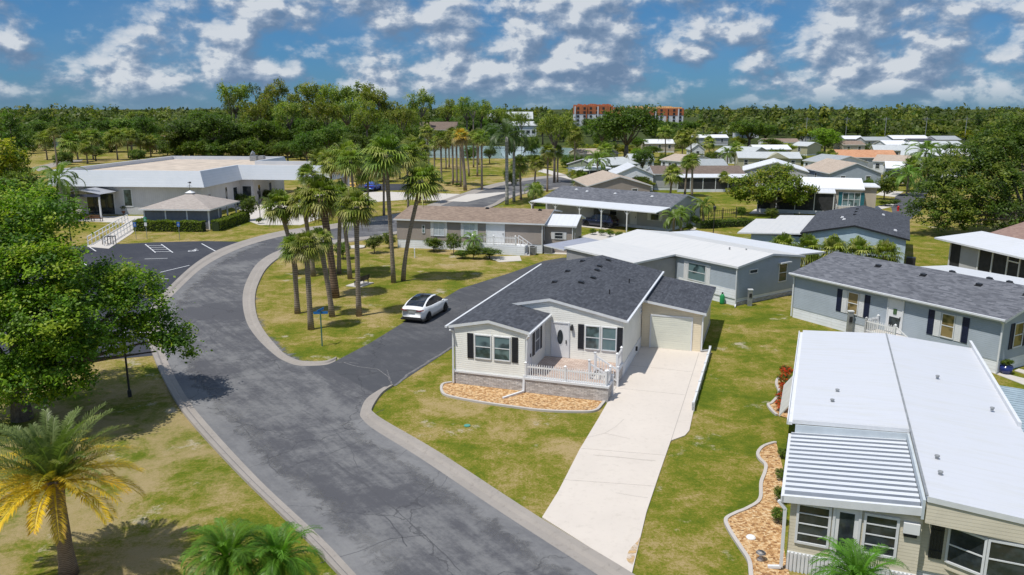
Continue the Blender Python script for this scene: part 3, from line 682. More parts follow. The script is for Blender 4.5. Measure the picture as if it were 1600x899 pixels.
for i in range(4):
    for z in range(1,4): gd.fbox(Fg,u0+.02,u1-.02,.06+i*.52+z*.125,.06+i*.52+z*.125+.012,.02,.030)
gd.build('garage_door',paint('garage_door_enamel',(.70,.70,.60),.4,.04),H1)
MB().box(gx1,gx1+.03,gy0,gy1,.0,.22).build('garage_skirting',M['stone'],H1)
downspout(H1,[(gx1+.27,gy0-.2,2.45),(gx1+.07,gy0-.06,2.3),(gx1+.07,gy0-.06,.15),(gx1+.5,gy0+.3,.1)])
def loc1(x,y,z=0):
    a=R(A0); return (o0[0]+x*math.cos(a)+y*math.sin(a),o0[1]-x*math.sin(a)+y*math.cos(a),z)
# low rail along the driveway
t_=thing('driveway_rail','low white rail wall along the right edge of the concrete driveway','rail',loc1(12.95,0),-R(A0))
mb=MB(); mb.box(-.05,.05,0,10.1,.28,.42)
mb.build('top_rail',M['trim'],t_); MB().box(-.04,.04,0,10.1,.0,.26).build('kerb_wall',M['path'],t_)
for i in range(7): MB().box(-.07,.07,i*1.68-.0,i*1.68+.10,-.0,.50).build('post',M['trim'],t_)

# ================================================================ big neighbours
def home(name,label,o,a,W,D,zs,ze,zr,axis,wm,rm,sm='skirtw',cat='house',oh=.3,og=.25,rp=.5,group=None,edge='trim',th=.16):
    r=thing(name,label,cat,(o[0],o[1],0),-R(a),group)
    body(r,W,D,zs,ze,zr,axis,wm,sm,rp=rp,th=th)
    top=rm if not isinstance(rm,str) else (whiteroof('white_roof',axis='x' if axis=='y' else 'y') if rm=='white' else SH(rm,axis))
    roof(r,W,D,ze,zr,axis,top,oh,og,rp=rp,edge=edge,th=th)
    return r
wrx=whiteroof('white_roof',axis='x'); wry=whiteroof('white_roof',axis='y'); wclean=whiteroof('clean_white_roof',(.72,.72,.73),'x',.45,.08)
# taupe ranch with brown roof
W,D=16.2,10.2
h=home('ranch_house','taupe ranch home with brown shingle roof, white shutters and white skirting behind the palms','' or (-12.55,85.6),13.4,W,D,.95,3.25,4.05,'x','taupe','brown')
F=faces(W,D)['f']
M['panel']=paint('storm_panel',(.50,.54,.56),.4,.12,3)
for u in (4.2,7.6): window(h,F,u,1.45,1.25,1.55,'white','panel','none',.28,mulls=1)
door(h,F,12.35-.0-2.2,1.0,1.9,1.95,'white'); window(h,F,2.9,1.7,.35,.9,None,'pane_b')
window(h,faces(W,D)['r'],.7,1.3,.7,1.6,None,'pane_b')
MB().box(8.9,14.6,-1.5,0,-.0,.95).build('deck',M['skirtw'],h); 
pickets(h,(9.0,-1.45),(13.6,-1.45),.95,1.9,.16,3,'deck_railing')
stp=MB()
for i in range(5): stp.box(13.7+i*.28,13.98+i*.28,-1.45,-.3,0,.95-.18*(i+1))
stp.build('steps',M['white'],h)
for yy in (-1.42,-.32):
    mb=MB(); mb.bar((13.7,yy,1.9),(15.1,yy,1.0),.05,.07)
    for f in (0,.33,.66,1): mb.box(13.7+1.4*f-.03,13.7+1.4*f+.03,yy-.03,yy+.03,max(0,.9-.9*f),1.92-.9*f)
    mb.build('stair_rail',M['white'],h)
mb=MB(); mb.bar((9.0,-1.45,1.05),(8.2,-2.5,.1),.05,.08); mb.bar((9.0,-1.45,1.9),(8.2,-2.5,.95),.05,.08); mb.build('ramp_rail',M['white'],h)
body(h,3.0,6.2,.0,3.0,3.7,'x','taupe','skirtw',x0=W+.02,y0=.9,name='annex_wall'); roof(h,3.0,6.2,3.0,3.7,'x',whiteroof('white_roof',axis='x'),.25,.2,x0=W+.25,y0=.9,name='annex_roof')
window(h,((W+.02,.9),(1,0),(0,-1)),1.05,1.45,.95,.75,'white','pane','hung',.3); window(h,((W+3.02,.9),(0,1),(1,0)),.9,1.2,.8,1.3,None)
downspout(h,[(W-.05,-.1,3.1),(W-.05,-.06,.1)]); downspout(h,[(W+3.0,.8,2.9),(W+3.0,.82,.1)])
vents(h,[(9,4.6,4.0),(15,4.5,4.0)])
def wl(o,a,x,y,z=0):
    a=R(a); return (o[0]+x*math.cos(a)+y*math.sin(a),o[1]-x*math.sin(a)+y*math.cos(a),z)
for i,(x,y,l) in enumerate([(14.2-1.35+1.2,-.75,'grey air conditioner standing by the steps of the taupe ranch home'),(16.75,.35,'small air conditioner in the corner between taupe ranch home and its annex')]):
    a=thing('air_conditioner',l,'air conditioner',wl((-12.55,85.6),13.4,x+1.2*(i==0),y),-R(13.4),'air conditioners beside the homes')
    MB().box(-.4,.4,-.35,.35,.05,.85).build('casing',M['grey_metal'],a); g=MB()
    for q in range(9): g.box(-.36+q*.085,-.33+q*.085,-.37,-.35,.1,.8)
    g.build('grille',M['dark_metal'],a); MB().lathe([(.28,.85),(.28,.88),(.05,.90)],(0,0,0),16).build('fan_cover',M['dark_metal'],a)
# grey home with carport
W,D=18.9,8.6; o2=(4.65,109.0); a2=38.6
h=home('carport_house','light grey home with charcoal roof and long white carport roof over a dark blue car',o2,a2,W,D,.35,3.05,4.2,'x','lgrey','charn','skirtw')
mb=MB(); mb.prism([(.05,3.02),(-3.75,2.72),(-3.75,2.60),(.05,2.90)],'x',.1,W+.15,1,[0,1,1,1]); mb.build('carport_roof',[wrx,M['trim']],h)
for x in (.3,4.2,8.0,11.3,15.0):
    mb=MB(); mb.box(x-.06,x+.06,-3.65,-3.53,0,2.62); mb.bar((x-.5,-3.59,2.6),(x,-3.59,2.1),.05); mb.bar((x+.5,-3.59,2.6),(x,-3.59,2.1),.05); mb.build('carport_post',M['white'],h)
F=faces(W,D)['f']; window(h,F,10.3,1.3,1.1,1.2); window(h,F,16.3,1.15,1.2,1.6,None); MB().box(5.5,8.4,.0-.9,0,0,2.85).build('storage_wall',M['lgrey'],h)
door(h,F,13.4,.4,.9,2.0); window(h,faces(W,D)['r'],.9,1.1,.8,1.6,'white'); mb=MB().box(0,12,-3.6,-.05,0,.03); mb.build('carport_slab',M['path'],h)
MB().fbox(F,15.85,16.25,1.15,2.75,-.01,.04).fbox(F,17.55,17.95,1.15,2.75,-.01,.04).build('shutter',M['white'],h)
vents(h,[(3.0,3.1,3.9),(5.0,2.7,3.8),(9.5,2.6,3.8),(15,2.6,3.8)],'white',.3)
# blue-grey home with large white roof
W,D=7.8,15.0; o3=(17.25,59.4); a3=-34.5
h=home('white_roof_house','blue-grey home with wide flat white roof just behind the garage of the cream home',o3,a3,W,D,.55,3.2,3.75,'y','bluegrey',whiteroof('stained_white_roof',(.60,.585,.56),'y',.6,.75),'skirtw',oh=.25)
F=faces(W,D)['l']  # runs from back to front
MB().fbox(F,9.0,D,.55,1.25,.002,.03).build('white_lower_siding',M['skirtw'],h)
window(h,F,10.0,1.25,1.9,1.45,'white','pane_b','hung',.42)
F=faces(W,D)['f']; window(h,F,1.4,2.35,1.0,.35,None,'pane','none'); window(h,F,5.0,1.25,1.05,1.5); MB().fbox(F,4.9,6.2,2.8,2.9,.0,.35).build('window_awning',M['trim'],h)
MB().box(-.03,W+.03,-.03,.03,-.05,.30).build('lattice_skirting',M['stone'],h)
mb=MB(); mb.prism([(-4.9,2.95),(.0,3.18),(0,3.04),(-4.9,2.80)],'y',6.2,D+.2,1,[0,1,1,1]); mb.build('wing_roof',[whiteroof('stained_white_roof',(.60,.585,.56),'x',.6,.75),M['trim']],h)
MB().box(-4.75,-.02,6.4,D,0,2.86).build('wing_wall',paint('wing_wall_grey',(.30,.30,.31),.6,.1),h)
mb=MB(); mb.prism([(-4.9,2.70),(.0,2.95),(0,2.84),(-4.9,2.58)],'y',D+.2,D+3.2,1,[0,1,1,1]); mb.build('screened_patio_roof',[paint('dark_pan_roof',(.30,.31,.36),.4,.1),M['trim']],h)
mb=MB(); mb.prism([(W+.24,3.14),(W+4.2,2.95),(W+4.2,2.83),(W+.24,3.02)],'y',.6,D+.2,1,[0,1,1,1]); mb.build('side_patio_roof',[wrx,M['trim']],h)
MB().box(W+.0,W+3.9,3.0,3.1,0,2.9).build('patio_wall',paint('patio_wall_tan',(.36,.31,.25)),h)
downspout(h,[(-.12,-.05,3.0),(-.08,-.08,.15),(-.5,-.4,.08)])
MB().lathe([(.05,0),(.07,.22),(.02,.24)],(3.0,3.4,3.6),10).build('vent_pipe',M['grey_metal'],h); MB().lathe([(.05,0),(.07,.2),(.02,.22)],(3.6,2.2,3.62),10).build('vent_pipe',M['grey_metal'],h)
# long grey home on the right
W,D=14.7,9.0; o4=(20.5,56.1); a4=59.6
h=home('grey_shingle_house','long blue-grey home with dark grey shingle roof, navy shutters and a small white railed stoop',o4,a4,W,D,.75,3.35,4.45,'x','bluegrey','charn','skirtw')
F=faces(W,D)['f']
for u in (4.5,11.1):
    window(h,F,u,1.35,.85,1.5,None,'pane_t'); 
    for s0,mm in ((u-.42,'white'),(u+.85+.04,'white'),(u-.84,'navy'),(u+.85+.46,'navy')): shutter(F,s0,1.32,.38,1.55,mm,h)
door(h,F,7.55,.85,1.0,2.1,'skirtw' if False else 'white',glass=(.3,1.0))
# leaf wreath on the door
mb=MB().fbox(F,7.93,8.17,2.05,2.4,.03,.06); mb.build('door_wreath',paint('wreath_green',(.06,.12,.05),.8,.4,20),h)
window(h,faces(W,D)['r'],1.2,1.35,1.0,1.5,'navy','pane_t'); window(h,faces(W,D)['r'],4.6,1.35,1.0,1.5,'navy','pane_t')
gutter(h,(-.25,-.37,3.28),(W+.25,-.37,3.28)); downspout(h,[(-.1,-.35,3.2),(-.02,-.07,3.0),(-.02,-.07,.1)]); downspout(h,[(W,-.35,3.2),(W,-.07,3.0),(W,-.07,.1)])
MB().box(6.9,9.0,-1.35,-.03,0,.8).build('stoop',M['path'],h); pickets(h,(6.95,-1.3),(9.0,-1.3),.8,1.65,.14,2,'stoop_railing'); pickets(h,(6.95,-1.3),(6.95,-.1),.8,1.65,.14,2,'stoop_railing')
mb=MB(); mb.bar((9.0,-1.3,1.65),(10.3,-1.3,.9),.05,.07); mb.box(10.25,10.35,-1.35,-1.25,0,.95); mb.build('stair_rail',M['white'],h)
s=MB(); [s.box(9.0+i*.28,9.28+i*.28,-1.3,-.3,0,.8-.2*(i+1)) for i in range(4)]; s.build('steps',M['path'],h)
kk=(4.45-3.35)/4.5
vents(h,[(4.2,3.4,3.35+kk*3.4),(7.6,3.3,3.35+kk*3.3),(11.2,3.4,3.35+kk*3.4),(14.1,3.3,3.35+kk*3.3)]); vents(h,[(8.6,4.8,4.38),(11.0,4.85,4.37),(12.2,4.9,4.36),(13.6,4.8,4.38)],'black',.3)
mb=MB(); mb.prism([(D+.28,3.26),(D+5.6,2.85),(D+5.6,2.73),(D+.28,3.14)],'x',2.6,W+4.2,1,[0,1,1,1]); mb.build('rear_carport_roof',[wry,M['trim']],h)
for x in (3,7,11,15): MB().box(x-.05,x+.05,D+5.3,D+5.4,0,2.78).build('carport_post',M['white'],h)
# charcoal gable home with pale blue walls
W,D=8.9,16.6; o6=(28.1,75.6); a6=26.0
h=home('blue_gable_house','pale blue home with near-black gable roof behind a row of short palms',o6,a6,W,D,.1,3.3,4.25,'y','skyblue','char','skirtw',edge='black')
mb=MB(); mb.prism([(-6.3,2.75),(-.2,3.05),(-.2,2.93),(-6.3,2.62)],'y',.4,11.5,1,[0,1,1,1]); mb.prism([(-4.2,2.86),(-.2,3.05),(-.2,2.93),(-4.2,2.73)],'y',11.5,15.0,1,[0,1,1,1]); mb.build('side_roof',[whiteroof('stained_white_roof',(.60,.585,.56),'x',.6,.75),M['trim']],h)
MB().box(-5.0,-.01,.7,8.0,0,2.66).build('side_wall',M['skyblue'],h)
k6=.95/4.45
vents(h,[(4.0,p,4.15) for p in (8.5,11,13.5)]); vents(h,[(3.2,5.5,3.3+k6*3.2),(2.9,7.5,3.3+k6*2.9),(7.9,3.0,3.3+k6*1.0),(6.6,12.5,3.3+k6*2.3)],'white',.28)
a=thing('air_conditioner','dark air conditioner beside the right wall of the pale blue gable home','air conditioner',wl(o6,a6,W+.6,2.2),-R(a6),'air conditioners beside the homes')
MB().box(-.4,.4,-.4,.4,.3,1.2).build('casing',M['dark_metal'],a); MB().box(-.5,.5,-.5,.5,0,.3).build('base_pad',M['path'],a)
# home with screened lanai at the right edge
W,D=14.0,9.0; o7=(41.0,73.2); a7=80
h=home('lanai_house','brown roofed home with white roofed screened lanai at the right edge of the photo',wl(o7,a7,0,4.2)[:2],a7,W,D,.2,3.4,4.6,'x','lgrey','pinkbrown')
mb=MB(); mb.prism([(.1,3.42),(-4.9,2.95),(-4.9,2.80),(.1,3.28)],'x',-1.3,W+.5,1,[0,1,1,1]); mb.build('lanai_roof',[wrx,M['trim']],h)
Fl=((0,-4.2),(1,0),(0,-1)); MB().box(0,W,-4.15,-4.05,0,.5).box(1.4,3.6,-4.16,-4.04,0,2.9).build('lanai_wall',M['lgrey'],h)
for x in (0,3.6,5.2,6.9,8.2,9.6,11.2): MB().box(x,x+.12,-4.2,-4.04,0,2.88).build('lanai_post',M['trim'],h)
mb=MB(); mb.box(.12,1.4,-4.12,-4.08,.5,2.9); mb.box(3.72,W,-4.12,-4.08,.5,2.9); mb.build('insect_screen',M['screen'],h); MB().box(-.0,.08,-4.1,0,0,2.9).build('lanai_side_wall',M['taupe'],h)
MB().box(7.0,8.2,-4.17,-4.13,2.2,2.3).box(7.0,8.2,-4.17,-4.13,.4,.5).build('screen_door',M['trim'],h)
vents(h,[(4.5,3.0,4.1)],'white',.3)

# ================================================================ metal-roofed home bottom right
a5=21.3; o5=(8.96,23.56); W5=7.85; XS=3.95; YA=5.35; D5=18.8
h=thing('metal_roof_house','cream home with large white metal roof and ribbed awning at the bottom right corner','house',(o5[0],o5[1],0),-R(a5))
H5=h
ze5,zr5=3.28,3.52; wr5=whiteroof('coated_white_roof',(.56,.57,.60),'y',.42,.6)
mb=MB(); mb.prism([(0.1,.7),(XS,.7),(XS,zr5-.2),(0.1,ze5-.2)],'y',YA,D5); mb.prism([(XS,.7),(W5-.1,.7),(W5-.1,ze5-.2),(XS,zr5-.2)],'y',.45,D5)
mb.prism([(0.1,.7),(XS-.0,.7),(XS-.0,2.82),(0.1,2.52)],'y',.12,YA-.02)
mb.build('wall',M['beige'] if False else siding('sand_siding',(.56,.51,.40)),h)
mb=MB(); mb.prism([(-.12,ze5),(XS-.02,zr5),(XS-.02,zr5-.16),(-.12,ze5-.16)],'y',YA,D5,1,[0,1,1,1]); mb.build('roof',[wr5,M['trim']],h)
mb=MB(); mb.prism([(XS+.0,zr5),(W5+.12,ze5-.12),(W5+.12,ze5-.30),(XS+.0,zr5-.18)],'y',-.18,D5,1,[0,1,1,1]); mb.build('roof',[wr5,M['trim']],h)
mb=MB(); mb.bar((XS-.01,-.15,zr5+.012),(XS-.01,D5,zr5+.012),.07,.03); mb.build('ridge_flashing',M['grey_metal'],h)
# ribbed metal awning roof: real trapezoid ribs running across the house
def ribbed(x0,x1,z0,z1,y0,y1,pitch,hh,name,m,par,n_sub=1):
    V=[];Fc=[];y=y0;prof=[]
    while y<y1-1e-6:
        for dy,dz in ((0,0),(.34,0),(.37,hh),(.96,hh*.9)): prof.append((min(y+dy*pitch,y1),dz))
        y+=pitch
    prof.append((y1,0)); n=len(prof)
    for x,z in ((x0,z0),(x1,z1)):
        for yy,dz in prof: V.append((x,yy,z+dz))
    for i in range(n-1): Fc.append((i,i+1,n+i+1,n+i))
    o=MB().add(V,Fc).build(name,m,par); md=o.modifiers.new('thickness','SOLIDIFY'); md.thickness=.012; return o
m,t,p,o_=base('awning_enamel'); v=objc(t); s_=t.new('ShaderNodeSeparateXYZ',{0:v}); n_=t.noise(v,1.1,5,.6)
fy=t.math('FRACT',t.math('MULTIPLY',t.math('SUBTRACT',s_.outputs[1],.06),1/.385)); gr_=t.math('MULTIPLY',t.math('LESS_THAN',fy,.36),t.math('ADD',.45,t.math('MULTIPLY',n_,.6)))  # valley grime, darkened so the colour also carries the shade between ribs
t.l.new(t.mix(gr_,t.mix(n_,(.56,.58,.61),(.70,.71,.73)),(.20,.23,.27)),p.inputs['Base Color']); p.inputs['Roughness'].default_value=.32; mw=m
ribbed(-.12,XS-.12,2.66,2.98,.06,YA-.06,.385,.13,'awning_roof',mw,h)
mb=MB(); mb.prism([(-.18,2.48),(XS-.05,2.80),(XS-.05,3.07),(-.18,2.72)],'y',-.08,.04); mb.box(-.22,-.12,-.08,YA,2.50,2.70); mb.build('awning_fascia',M['trim'],h)
mb=MB(); mb.prism([(0,2.5),(XS-.1,2.8),(XS-.1,zr5-.18),(0,ze5-.18)],'y',YA-.045,YA+.0); mb.box(XS-.10,XS-.02,-.1,YA,2.7,zr5-.17); mb.build('step_fascia',paint('step_fascia_paint',(.50,.55,.58),.5,.08),h)
mb=MB(); mb.box(-.30,-.12,YA,D5-.1,ze5-.22,ze5-.10); mb.box(-.32,-.28,YA,D5-.1,ze5-.22,ze5-.02); mb.build('gutter',M['trim'],h)
downspout(h,[(-.28,-.02,2.5),(-.06,-.03,2.25),(-.04,-.03,.15),(-.45,-.06,.08)],.055)
F=((0,.12),(1,0),(0,-1))
window(h,F,.30,1.05,1.05,1.45,None,'pane','jal',trimw=.08); window(h,F,2.30,1.10,1.02,1.42,None,'pane','jal',trimw=.08)
door(h,F,1.47,.55,.68,2.0,'white',glass=(.35,1.85))
MB().fbox(F,3.42,3.88,2.1,2.45,.0,.14).build('awning_box',M['white'],h); MB().fbox(F,3.47,3.83,1.95,2.12,.0,.06).build('small_vent',M['screen'],h)
mb=MB().fbox(F,2.42,2.62,2.60,2.78,.0,.07); fl=mb.build('flood_light',M['white'],h); MB().fbox(F,2.47,2.57,2.64,2.74,.06,.11).build('lamp',M['dark_metal'],fl)
mb=MB()
for i in range(32): mb.box(.12+i*.12,.12+i*.12+.06,.05,.10,.0,.68)
mb.box(.1,XS,.10,.13,.0,.70); mb.build('slatted_skirting',[M['trim']],h); MB().box(XS,W5-.1,.50,D5,-.05,.70).box(.12,.16,.2,D5,-.05,.70).build('skirting',M['skirtw'],h)
# valance, bay window, board shutter on the right half
mb=MB(); mb.prism([(XS+.02,2.62),(W5+.1,2.40),(W5+.1,3.0-.02),(XS+.02,3.32)],'y',-.14,-.06); mb.build('valance',siding('sand_siding',(.56,.51,.40)),h)
Fb=((XS,.45),(1,0),(0,-1))
s=MB()
for i in range(4): s.fbox(Fb,.30+i*.095,.30+i*.095+.085,1.20,2.40,.0,.04)
s.fbox(Fb,.30,.67,1.4,1.48,.035,.06); s.fbox(Fb,.30,.67,2.1,2.18,.035,.06); s.build('board_shutter',M['shutter_black'],h)
bay=[(.78,0),(1.75,-.50),(2.9,-.55),(3.8,0)]
mb=MB(); P=[(XS+x,.45+y) for x,y in bay]
mb.prism(P,'z',.9,1.15); mb.prism([(x,y) for x,y in P],'z',2.42,2.56); mb.build('bay_base',siding('sand_siding',(.56,.51,.40)),h)
for i in range(3):
    p,q=P[i],P[i+1]; L=math.dist(p,q); t_=((q[0]-p[0])/L,(q[1]-p[1])/L); Fq=(p,t_,(t_[1],-t_[0])); window(h,Fq,.0,1.15,L,1.27,None,'pane' if i<2 else 'pane_b','hung',trimw=.07,name='bay_window')
MB().prism([(x,y+.02) for x,y in P],'z',1.16,2.41).build('bay_interior',M['screen'],h) if False else None
for (x,y,z) in [(1.5,9.0,3.37),(1.3,7.7,3.36),(5.6,12.3,3.42),(4.55,3.0,3.48),(4.5,1.7,3.48),(7.2,9.2,3.3)]:
    v_=MB(); v_.lathe([(.06,0),(.06,.07),(.085,.08),(.08,.12),(.02,.14)],(x,y,z),12); v_.build('roof_vent',M['grey_metal'],h)
# blue-grey ribbed carport on its right side
mb=MB(); ribbed(W5+.12,W5+4.6,ze5-.35,ze5-.62,2.0,13.6,.30,.07,'carport_roof',paint('ribbed_carport_enamel',(.34,.42,.46),.4,.12,2),h)
mb=MB(); mb.box(W5+.02,W5+.14,8,D5+.8,3.05,3.35); mb.build('gutter',M['trim'],h)
for y in (2.3,7.8,13.3): MB().box(W5+4.4,W5+4.5,y-.05,y+.05,0,2.65).build('carport_post',M['white'],h)
mb=MB()  # canvas window awning on the left wall
mb.prism([(-.05,2.75),(-.75,1.75),(-.72,1.70),(-.02,2.70)],'y',9.6,13.8); mb.build('window_awning',paint('canvas_awning',(.50,.49,.44),.7,.1),h)
window(h,((0.1,14),(0,-1),(-1,0)),1.2,1.1,3.6,1.3,None,'pane','hung',mulls=2)

# ================================================================ clubhouse and gazebo
ac=5.4; oc=(-43.76,111.86)
h=thing('clubhouse','large low clubhouse with white ribbed mansard and flat tan roof at the left','building',(oc[0],oc[1],0),-R(ac))
foot=[(-21.6,0),(0,0),(0,12.6),(2.2,12.6),(2.2,22.0),(-1,22.0),(-1,33.5),(-21.6,33.5)]
mb=MB().prism(foot,'z',0,4.2); mb.build('wall',M['club'],h)
outb=[(-22.4,-.9),(.9,-.9),(.9,11.6),(15.2,11.6),(15.2,22.4),(.0,22.4),(.0,34.3),(-22.4,34.3)]
outt=[(-22.0,-.1),(.1,-.1),(.1,12.2),(14.7,12.2),(14.7,21.8),(-.7,21.8),(-.7,33.6),(-22.0,33.6)]
ints=[(-21.6,.3),(-.3,.3),(-.3,12.6),(14.3,12.6),(14.3,21.4),(-1.1,21.4),(-1.1,33.2),(-21.6,33.2)]
mb=MB(); n=len(outb)
V=[(x,y,4.05) for x,y in outb]+[(x,y,6.25) for x,y in outt]+[(x,y,6.25) for x,y in ints]+[(x,y,5.6) for x,y in ints]
Fc=[]
for L_ in range(3):
    for i in range(n): j=(i+1)%n; Fc.append((L_*n+i,L_*n+j,(L_+1)*n+j,(L_+1)*n+i))
mb.add(V,Fc)
m,t,p,o_=base('mansard_panels'); v=objc(t); s_=t.new('ShaderNodeSeparateXYZ',{0:v}); fr=t.math('FRACT',t.math('MULTIPLY',s_.outputs[2],1/.37)); g_=t.math('LESS_THAN',fr,.10)
n_=t.noise(v,.8,4,.6)
t.l.new(t.mix(t.math('MULTIPLY',g_,.35),t.mix(n_,(.54,.57,.60),(.64,.66,.69)),(.36,.38,.42)),p.inputs['Base Color']); p.inputs['Roughness'].default_value=.4; bump(t,p,fr,.4,.03)
mb.build('mansard',m,h)
MB().sheet(ints,5.65).build('flat_roof',paint('gravel_roof',(.50,.42,.34),.9,.18,.5),h); MB().sheet(outb,4.06).build('soffit',M['trim'],h)
F=((-21.6,0),(1,0),(0,-1))
window(h,F,1.3,1.2,1.35,2.5,None,'pane','none',trimw=.1); window(h,F,9.9,1.1,1.4,2.6,None,'pane_b','none',trimw=.16)
mb=MB(); mb.fbox(F,4.3,8.6,0,3.1,-.02,.06); d=mb.build('entrance_frame',M['trim'],h); MB().fbox(F,4.45,8.45,.05,2.95,.0,.08).build('pane',M['pane'],d)
for u in (5.4,6.45,7.5): MB().fbox(F,u,u+.06,.05,2.95,.08,.12).build('mullion',M['dark_metal'],d)
cp=MB(); cx=4.5; cp.prism([(2.6-21.6+.0,3.35),(cx-21.6+2.0,3.95),(9.2-21.6+.2,3.35),(cx-21.6+2.0,3.82)],'y',-4.6,-.05)
cp.build('entrance_canopy',[paint('grey_canvas',(.30,.31,.34),.7,.1)],h)
mb=MB(); mb.prism([(2.6-21.6,3.34),(9.4-21.6,3.34),(9.4-21.6,3.0),(2.6-21.6,3.0)],'y',-4.62,-4.56); mb.build('canopy_valance',paint('dark_canvas',(.07,.08,.13),.7),h)
for x in (2.9-21.6,9.1-21.6): MB().box(x-.09,x+.09,-4.5,-4.32,0,3.3).build('canopy_post',M['white'],h)
Fr=((0,0),(0,1),(1,0))
for u,z,w_,hh in ((1.8,1.9,.8,.95),(7.3,1.2,.75,2.1),(10.0,.1,1.5,2.9)): window(h,Fr,u,z,w_,hh,None,'pane','none')
for u in (2.5,4.9): MB().box(4.2+u,4.5+u,11.9,12.2,0,4.05).build('porte_cochere_column',M['club'],h) if False else None
for x in (13.8,): 
    for y in (12.2,21.0): MB().box(x-.1,x+1.0,y,y+.8,0,4.05).build('porte_cochere_pier',M['club'],h)
window(h,((0,12.6),(1,0),(0,-1)),.35,.3,1.5,2.7,None,'pane','none')
window(h,((2.2,12.6),(0,1),(1,0)),1.5,.6,1.1,2.4,None,'pane','none'); window(h,((2.2,12.6),(0,1),(1,0)),6,.6,1.1,2.4,None,'pane','none')
for i,(x,y,s_) in enumerate([(-5.0,30.3,1.2),(-3.4,30,.9)]):
    r_=MB(); r_.box(x-s_/2,x+s_/2,y-.5,y+.5,5.6,6.6); 
    if i==0: r_.tube([(x,y,6.6),(x,y,6.9),(x-.3,y-.2,7.1)],[.3,.3,.42],12)
    r_.build('rooftop_unit',M['grey_metal'],h)
ag=4.0; og_=(-46.1,98.9)
h=thing('gazebo','square screened gazebo with tan hip roof and little cupola, ringed by a clipped hedge','gazebo',(og_[0],og_[1],0),-R(ag))
S=8.3; z0,z1=2.62,4.18; mb=MB(); c=S/2; e_=.45
V=[(-e_,-e_,z0),(S+e_,-e_,z0),(S+e_,S+e_,z0),(-e_,S+e_,z0),(c,c,z1)]+[(-e_,-e_,z0-.18),(S+e_,-e_,z0-.18),(S+e_,S+e_,z0-.18),(-e_,S+e_,z0-.18)]
b0=0; mb.add(V,[(0,1,4),(1,2,4),(2,3,4),(3,0,4)],0)
mb.add(V,[(0,5,6,1),(1,6,7,2),(2,7,8,3),(3,8,5,0),(5,6,7,8)],1); mb.build('roof',[shingle('shingle_gazebo',(.29,.25,.225),(.43,.385,.345),'x'),M['trim']],h)
for i in range(4):
    for j,(x,y) in enumerate([(S*i/3,0),(S,S*i/3),(S-S*i/3,S),(0,S-S*i/3)]):
        if i<3: MB().box(x-.08,x+.08,y-.08,y+.08,0,z0-.18).build('post',M['white'],h)
MB().box(.1,S-.1,-.02,.02,.15,z0-.2).box(S-.02,S+.02,.1,S*.45,.15,z0-.2).build('screen_panel',M['greyscreen'],h)
MB().box(0,S,0,S,-.02,.12).build('floor',M['path'],h)
tb=MB(); tb.box(.7,1.9,.4,.46,.9,2.0,0); tb.build('notice_board',M['white'],h)
mb=MB(); mb.box(c-.35,c+.35,c-.35,c+.35,z1-.22,z1+.02); mb.add([(c-.5,c-.5,z1+.02),(c+.5,c-.5,z1+.02),(c+.5,c+.5,z1+.02),(c-.5,c+.5,z1+.02),(c,c,z1+.32)],[(0,1,4),(1,2,4),(2,3,4),(3,0,4),(3,2,1,0)]); cup=mb.build('cupola',M['white'],h)
mb=MB(); mb.tube([(c,c,z1+.3),(c,c,z1+1.5)],.025,6); mb.bar((c-.35,c,z1+.85),(c+.35,c,z1+.85),.03); mb.bar((c,c-.3,z1+.95),(c,c+.3,z1+.95),.03); mb.add([(c-.3,c,z1+1.3),(c+.25,c,z1+1.45),(c+.25,c,z1+1.2)],[(0,1,2)]); mb.build('weather_vane',M['dark_metal'],cup)

# ================================================================ far homes: front eave surveyed at two points
def far_home(label,pl,pr,ridge_py,wm,rm,D=8.5,axis='x',ze=3.1,win=3,cat='house',panes='pane',sk=True,zr=None,name='mobile_home',group=None,wrap=None):
    a_=G(pl[0],pl[1],ze); b_=G(pr[0],pr[1],ze); W=math.dist(a_,b_); ang=math.degrees(math.atan2(b_[0]-a_[0],b_[1]-a_[1]))-90
    if zr is None: zr=ze+min(1.3,max(.5,D*.13))
    o=home(name,label,a_,ang,W,D,.45 if sk else 0,ze,zr,axis,wm,rm,cat=cat,group=group,og=.2)
    F=faces(W,D)['f']
    for i in range(win):
        u=W*(i+.5)/win-.5; window(o,F,u,1.25,1.0,1.3,None,panes,'hung',trimw=.09)
    Fx=faces(W,D)['l' if (a_[0]+b_[0])/2>0 else 'r']; window(o,Fx,D*.45,1.25,1.0,1.3,None,panes,'hung',trimw=.09)
    return o,W,D,ang,a_
def awn(h,W,x0,x1,depth_,z0=3.0,z1=2.7,screens=True,posts=4,rm=None,kn=True):
    mb=MB(); mb.prism([(-.05,z0),(-depth_,z1),(-depth_,z1-.12),(-.05,z0-.12)],'x',x0,x1,1,[0,1,1,1]); mb.build('awning_roof',[rm or wrx,M['trim']],h)
    for i in range(posts+1):
        x=x0+.2+(x1-x0-.4)*i/posts; MB().box(x-.06,x+.06,-depth_+.15,-depth_+.27,0,z1-.11).build('post',M['trim'],h)
    if screens: MB().box(x0+.25,x1-.25,-depth_+.19,-depth_+.22,.5,z1-.12).build('insect_screen',M['screen'],h); MB().box(x0+.2,x1-.2,-depth_+.18,-depth_+.24,0,.5).build('knee_wall',M['whites'],h)
fh=far_home
h_,W,D,_,_=fh('home with big clean white roof, tan walls and teal shutters beyond the near-black roof',(1239,292),(1349,295),266,'tan',wclean,9.5,'x',3.6,0,zr=4.7)
F=faces(W,D)['f']; awn(h_,W,-5,W*.60,2.6,3.5,3.1,True,4); window(h_,F,W*.72,1.0,2.4,2.0,'teal','pane_b','hung',mulls=2,shw=.5)
